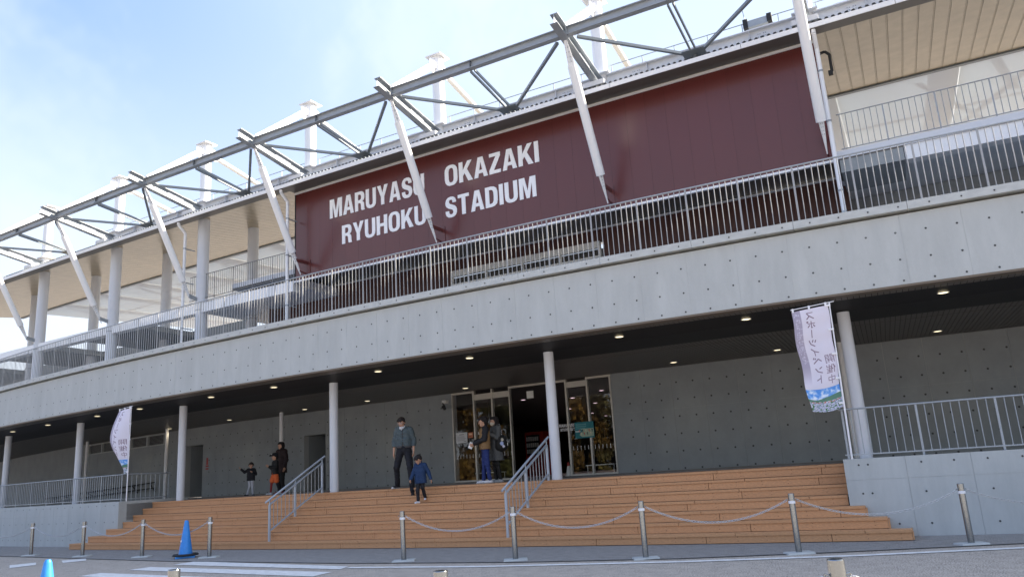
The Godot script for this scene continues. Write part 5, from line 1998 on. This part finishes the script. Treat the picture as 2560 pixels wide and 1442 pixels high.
	if p.has("rib"):
		acc = fresh()
		net(acc, [[Vector3(-0.075, hem + 0.005, 0) * k + Vector3(J.pe.x, 0, J.pe.z), Vector3(0.075, hem + 0.005, 0) * k + Vector3(J.pe.x, 0, J.pe.z), 0.126 * k, 0.126 * k, p.rib]], 0.012 * k, 0.01, (hem - 0.035) * k, (hem + 0.025) * k)
		part_mesh("waistband", net_mesh(acc), M.figure, t)
	if p.has("zip"):
		var zs := begin()
		bar(zs, J.ch + Vector3(0, 0.14, 0.128) * k, J.ch + Vector3(0, hem - 1.24, 0.142) * k, 0.012, 0.008, Vector3.BACK)
		part("zip", zs, M.black, t)
	# ---- shoes
	for sd in ["l", "r"]:
		acc = fresh()
		var an: Vector3 = J["a" + sd]
		var td: Vector3 = (J["t" + sd] as Vector3).normalized()
		var bb := an - Vector3(0, 0.052, 0) * k
		net(acc, [[an - Vector3(0, 0.01, 0) * k, bb - td * 0.025 * k, 0.043 * k, 0.044 * k, p.shoes], [bb - td * 0.03 * k, bb + td * 0.15 * k - Vector3(0, 0.008, 0) * k, 0.042 * k, 0.038 * k, p.shoes], [bb - td * 0.04 * k - Vector3(0, 0.025, 0) * k, bb + td * 0.165 * k - Vector3(0, 0.025, 0) * k, 0.04 * k, 0.038 * k, p.get("sole", p.shoes)]], 0.007 * k + 0.0008, 0.012, an.y - 0.088 * k)
		part_mesh("shoe", net_mesh(acc), M.figure, t)
	# ---- mask, glasses, cap
	if p.has("mask"):
		acc = fresh()
		var my: float = p.mask[1]
		net(acc, [[H.call(-0.03, my, 0.058), H.call(0.03, my, 0.058), p.mask[2] * hk, p.mask[2] * hk, p.mask[0]], [H.call(0, my + 0.01, 0.085), H.call(0, my - 0.03, 0.08), p.mask[2] * 0.76 * hk, p.mask[2] * 0.62 * hk, p.mask[0]], [H.call(0.05, my, 0.05), H.call(0.086, my + 0.03, 0.0), 0.012 * hk, 0.006 * hk, p.mask[0]], [H.call(-0.05, my, 0.05), H.call(-0.086, my + 0.03, 0.0), 0.012 * hk, 0.006 * hk, p.mask[0]]], 0.006 * hk, 0.012 * hk)
		part_mesh("face_mask", net_mesh(acc), M.figure, t)
	if p.get("glasses", false):
		var gs := begin()
		for x in [-1.0, 1.0]:
			var ring := []
			for q in 13: ring.append(H.call(0.034 * x + 0.026 * cos(TAU * q / 12), 0.008 + 0.019 * sin(TAU * q / 12), 0.106))
			pipe(gs, ring, 0.0025, 5)
			pipe(gs, [H.call(0.06 * x, 0.012, 0.106), H.call(0.09 * x, 0.01, -0.005)], 0.0025, 5)
		pipe(gs, [H.call(-0.008, 0.012, 0.108), H.call(0.008, 0.012, 0.108)], 0.0025, 5)
		part("glasses", gs, M.chain_steel, t)
	if p.has("cap"):
		acc = fresh()
		net(acc, [[H.call(0, 0.058, -0.03), H.call(0, 0.062, 0.03), 0.096 * hk, 0.088 * hk, p.cap], [H.call(0, 0.05, 0.07), H.call(0, 0.038, 0.15), 0.05 * hk, 0.045 * hk, p.cap]], 0.0065 * hk, 0.015, H.call(0, 0.03, 0).y)
		part_mesh("cap", net_mesh(acc), M.figure, t)
		acc = fresh()
		net(acc, [[H.call(-0.02, 0.09, 0.114), H.call(0.02, 0.09, 0.114), 0.016 * hk, 0.016 * hk, Color(0.7, 0.7, 0.72)]], 0.006, 0.01)
		part_mesh("cap_badge", net_mesh(acc), M.figure, t)
	return t

func people() -> void:
	var fm := mat("figure", Color.WHITE, 0.78)
	fm.vertex_color_use_as_albedo = true
	folds.seed = 5
	folds.frequency = 9.0
	folds.fractal_octaves = 3
	var floor_y := GY + FL
	# man in the teal jacket, coming down off the platform edge
	person({"label": "man in a teal-grey zip jacket and black trousers, white mask at his chin", "at": lo(0.13, 0, -3.98) * Vector3(1, 0, 1) + Vector3(0, floor_y, 0), "yaw": -12.0, "h": 1.72, "look": -14.0, "nod": 22.0, "tilt": 4.0,
		"pose": {"ar": Vector3(-0.19, 0.09, -0.02), "kr": Vector3(-0.175, 0.50, 0.10), "hr": Vector3(-0.09, 0.90, 0), "sl": Vector3(0.168, 1.37, 0.01), "sr": Vector3(-0.160, 1.395, -0.02), "nk": Vector3(-0.012, 1.45, 0.01), "ch": Vector3(-0.005, 1.25, 0.0), "al": Vector3(0.24, -0.08, 0.30), "kl": Vector3(0.19, 0.46, 0.26), "er": Vector3(-0.235, 1.12, -0.03), "wr": Vector3(-0.245, 0.87, 0.05), "el": Vector3(0.235, 1.12, -0.02), "wl": Vector3(0.25, 0.88, 0.10), "tr": Vector3(-0.5, 0, 0.8), "tl": Vector3(0.1, -0.25, 1)},
		"jacket": Color(0.072, 0.095, 0.102), "rib": Color(0.06, 0.056, 0.06), "zip": true, "trousers": Color(0.007, 0.007, 0.008), "shoes": Color(0.015, 0.015, 0.018), "sole": Color(0.5, 0.5, 0.5), "hem": 0.985, "fat": 0.98, "mask": [Color(0.6, 0.62, 0.66), -0.112, 0.033], "glasses": true})
	# boy in the blue quilted coat on the first tread down
	person({"label": "small boy in a blue quilted coat stepping down in white shoes", "at": lo(0.72, 0, -3.08) * Vector3(1, 0, 1) + Vector3(0, floor_y - 0.34, 0), "yaw": -24.0, "h": 1.10, "head": 1.38, "look": -18.0, "nod": 26.0, "fringe": true, "curl": 0.6,
		"pose": {"ar": Vector3(-0.075, 0.09, 0.12), "kr": Vector3(-0.08, 0.48, 0.13), "al": Vector3(0.11, 0.20, -0.12), "kl": Vector3(0.09, 0.56, 0.04), "er": Vector3(-0.27, 1.10, 0.06), "wr": Vector3(-0.30, 0.88, 0.24), "el": Vector3(0.30, 1.12, -0.05), "wl": Vector3(0.42, 0.86, 0.02), "tr": Vector3(-0.25, 0, 1), "tl": Vector3(0.35, -0.2, 0.9)},
		"jacket": Color(0.008, 0.034, 0.095), "quilt": true, "collar": 0.04, "trousers": Color(0.008, 0.008, 0.012), "shoes": Color(0.72, 0.72, 0.76), "hem": 0.72, "fat": 1.14, "flare": 0.145})
	# boy in the tan and black jacket in profile at the open door
	var tan := person({"label": "boy in a tan jacket with black shoulders, jeans and white trainers, holding a paper", "at": lo(-0.45, 0, -2.00) * Vector3(1, 0, 1) + Vector3(0, floor_y, 0), "yaw": -82.0, "h": 1.57, "head": 1.1, "look": -6.0, "fringe": true, "nod": 4.0,
		"pose": {"er": Vector3(-0.22, 1.13, 0.04), "wr": Vector3(-0.10, 1.06, 0.27), "el": Vector3(0.22, 1.13, 0.04), "wl": Vector3(0.07, 1.03, 0.29), "al": Vector3(0.09, 0.09, -0.07), "ar": Vector3(-0.11, 0.09, 0.07), "kl": Vector3(0.09, 0.49, -0.02)},
		"jacket": Color(0.23, 0.135, 0.055), "yoke": Color(0.010, 0.010, 0.012), "sleeve": Color(0.010, 0.010, 0.012), "trousers": Color(0.015, 0.03, 0.14), "leg": 0.86, "shoes": Color(0.66, 0.66, 0.69), "sole": Color(0.42, 0.42, 0.42), "hem": 0.87, "fat": 1.08,
		"jspots": [[Vector3(-0.262, 1.26, 0.05), 0.035, Color(0.7, 0.7, 0.7), Vector3(1, 1, 1)]]})
	var sh := begin()
	box(sh, tan.to_global(Vector3(-0.02, 0.90, 0.34)) , tan.basis * Vector3(0.004, 0, 0), tan.basis * Vector3(0, 0.07, -0.03), tan.basis * Vector3(0, 0.02, 0.045))
	single("paper", sh, M.paper, "small white paper held by the boy in the tan jacket", "paper")
	# woman in the long grey coat beside him
	var wo := person({"label": "woman in a long grey coat and cream face mask, hand raised, bag on her back", "at": lo(-0.85, 0, -1.93) * Vector3(1, 0, 1) + Vector3(0, floor_y, 0), "yaw": -66.0, "h": 1.57, "look": -8.0, "long_hair": true, "thin": 0.92,
		"pose": {"el": Vector3(0.22, 1.13, 0.03), "wl": Vector3(0.15, 1.25, 0.25), "er": Vector3(-0.21, 1.12, 0.04), "wr": Vector3(-0.15, 0.98, 0.24), "al": Vector3(0.09, 0.09, -0.04)}, "hdl": Vector3(-0.1, 1, 0.3), "pl": Vector3(0, 0, 1),
		"jacket": Color(0.085, 0.088, 0.088), "collar": 0.03, "trousers": Color(0.008, 0.008, 0.010), "leg": 0.82, "shoes": Color(0.36, 0.37, 0.38), "hem": 0.56, "fat": 1.0, "flare": 0.165, "mask": [Color(0.62, 0.54, 0.42), -0.055, 0.042]})
	var bag := thing("backpack", "small black backpack with a pale printed front carried by the woman in grey", "backpack", wo.to_global(Vector3(0.19, 0.93, -0.05)), wo.rotation.y)
	var acc := fresh()
	net(acc, [[Vector3(0, -0.1, -0.06), Vector3(0, 0.1, -0.06), 0.1, 0.085, Color(0.008, 0.008, 0.010)], [Vector3(0, -0.1, 0.05), Vector3(0, 0.1, 0.05), 0.1, 0.085, Color(0.008, 0.008, 0.010)], [Vector3(-0.02, -0.11, 0.0), Vector3(-0.02, 0.1, 0.0), 0.105, 0.09, Color(0.008, 0.008, 0.010)]], 0.011, 0.03, -1e9, 1e9,
		[[Vector3(0.11, 0.07, 0.0), 0.04, Color(0.55, 0.50, 0.40), Vector3(0.6, 1, 1)], [Vector3(0.11, -0.02, 0.02), 0.05, Color(0.42, 0.50, 0.75), Vector3(0.6, 1, 1)], [Vector3(0.11, -0.09, -0.02), 0.035, Color(0.62, 0.62, 0.72), Vector3(0.6, 1, 1)]])
	part_mesh("bag_body", net_mesh(acc), M.figure, bag)
	var bs := begin()
	pipe(bs, [Vector3(-0.03, 0.15, 0.05), Vector3(-0.05, 0.32, 0.06), Vector3(-0.08, 0.42, 0.0), Vector3(-0.06, 0.30, -0.08), Vector3(-0.03, 0.15, -0.08)], 0.013, 8)
	part("strap", bs, M.strap, bag)
	# group further back on the platform at the left
	person({"label": "small boy in a black sweater and white trousers with one arm flung out", "at": lo(-2.1, 0, -12.2) * Vector3(1, 0, 1) + Vector3(0, floor_y, 0), "yaw": -8.0, "h": 1.04, "head": 1.4, "look": 12.0, "fringe": true,
		"pose": {"er": Vector3(-0.34, 1.28, 0.06), "wr": Vector3(-0.52, 1.45, 0.10), "el": Vector3(0.26, 1.15, 0.05), "wl": Vector3(0.12, 1.25, 0.20), "ar": Vector3(-0.20, 0.09, -0.10), "kr": Vector3(-0.06, 0.48, 0.0), "al": Vector3(0.13, 0.09, 0.12), "kl": Vector3(0.11, 0.49, 0.12), "tr": Vector3(-0.8, 0, 0.6), "tl": Vector3(0.6, 0, 0.8)},
		"jacket": Color(0.010, 0.010, 0.013), "trousers": Color(0.42, 0.43, 0.46), "shoes": Color(0.05, 0.05, 0.05), "hem": 0.80, "fat": 1.18})
	person({"label": "boy in a dark cap and orange shorts clapping his hands", "at": lo(-1.9, 0, -10.80) * Vector3(1, 0, 1) + Vector3(0, floor_y, 0), "yaw": -70.0, "h": 1.24, "head": 1.25, "look": -6.0,
		"pose": {"er": Vector3(-0.22, 1.12, 0.06), "wr": Vector3(-0.05, 1.20, 0.27), "el": Vector3(0.22, 1.12, 0.06), "wl": Vector3(0.03, 1.20, 0.27), "al": Vector3(0.09, 0.09, -0.18), "ar": Vector3(-0.09, 0.09, 0.16), "kr": Vector3(-0.09, 0.50, 0.12), "kl": Vector3(0.09, 0.49, -0.05)}, "hdr": Vector3(0.1, 0.6, 1), "hdl": Vector3(-0.1, 0.6, 1),
		"jacket": Color(0.008, 0.008, 0.010), "trousers": Color(0.62, 0.12, 0.03), "shorts": true, "socks": [Color(0.010, 0.010, 0.012), Color(0.22, 0.02, 0.02)], "shoes": Color(0.5, 0.5, 0.52), "hem": 0.86, "fat": 1.06, "cap": Color(0.010, 0.010, 0.014)})
	person({"label": "adult in a dark brown coat with full black hair behind the capped boy", "at": lo(-2.55, 0, -11.28) * Vector3(1, 0, 1) + Vector3(0, floor_y, 0), "yaw": -52.0, "h": 1.62, "long_hair": true, "look": -10.0,
		"pose": {"er": Vector3(-0.22, 1.12, 0.02), "wr": Vector3(-0.16, 0.93, 0.16)},
		"jacket": Color(0.020, 0.010, 0.010), "collar": 0.04, "trousers": Color(0.008, 0.008, 0.010), "shoes": Color(0.3, 0.08, 0.06), "hem": 0.68, "fat": 1.05, "flare": 0.14})
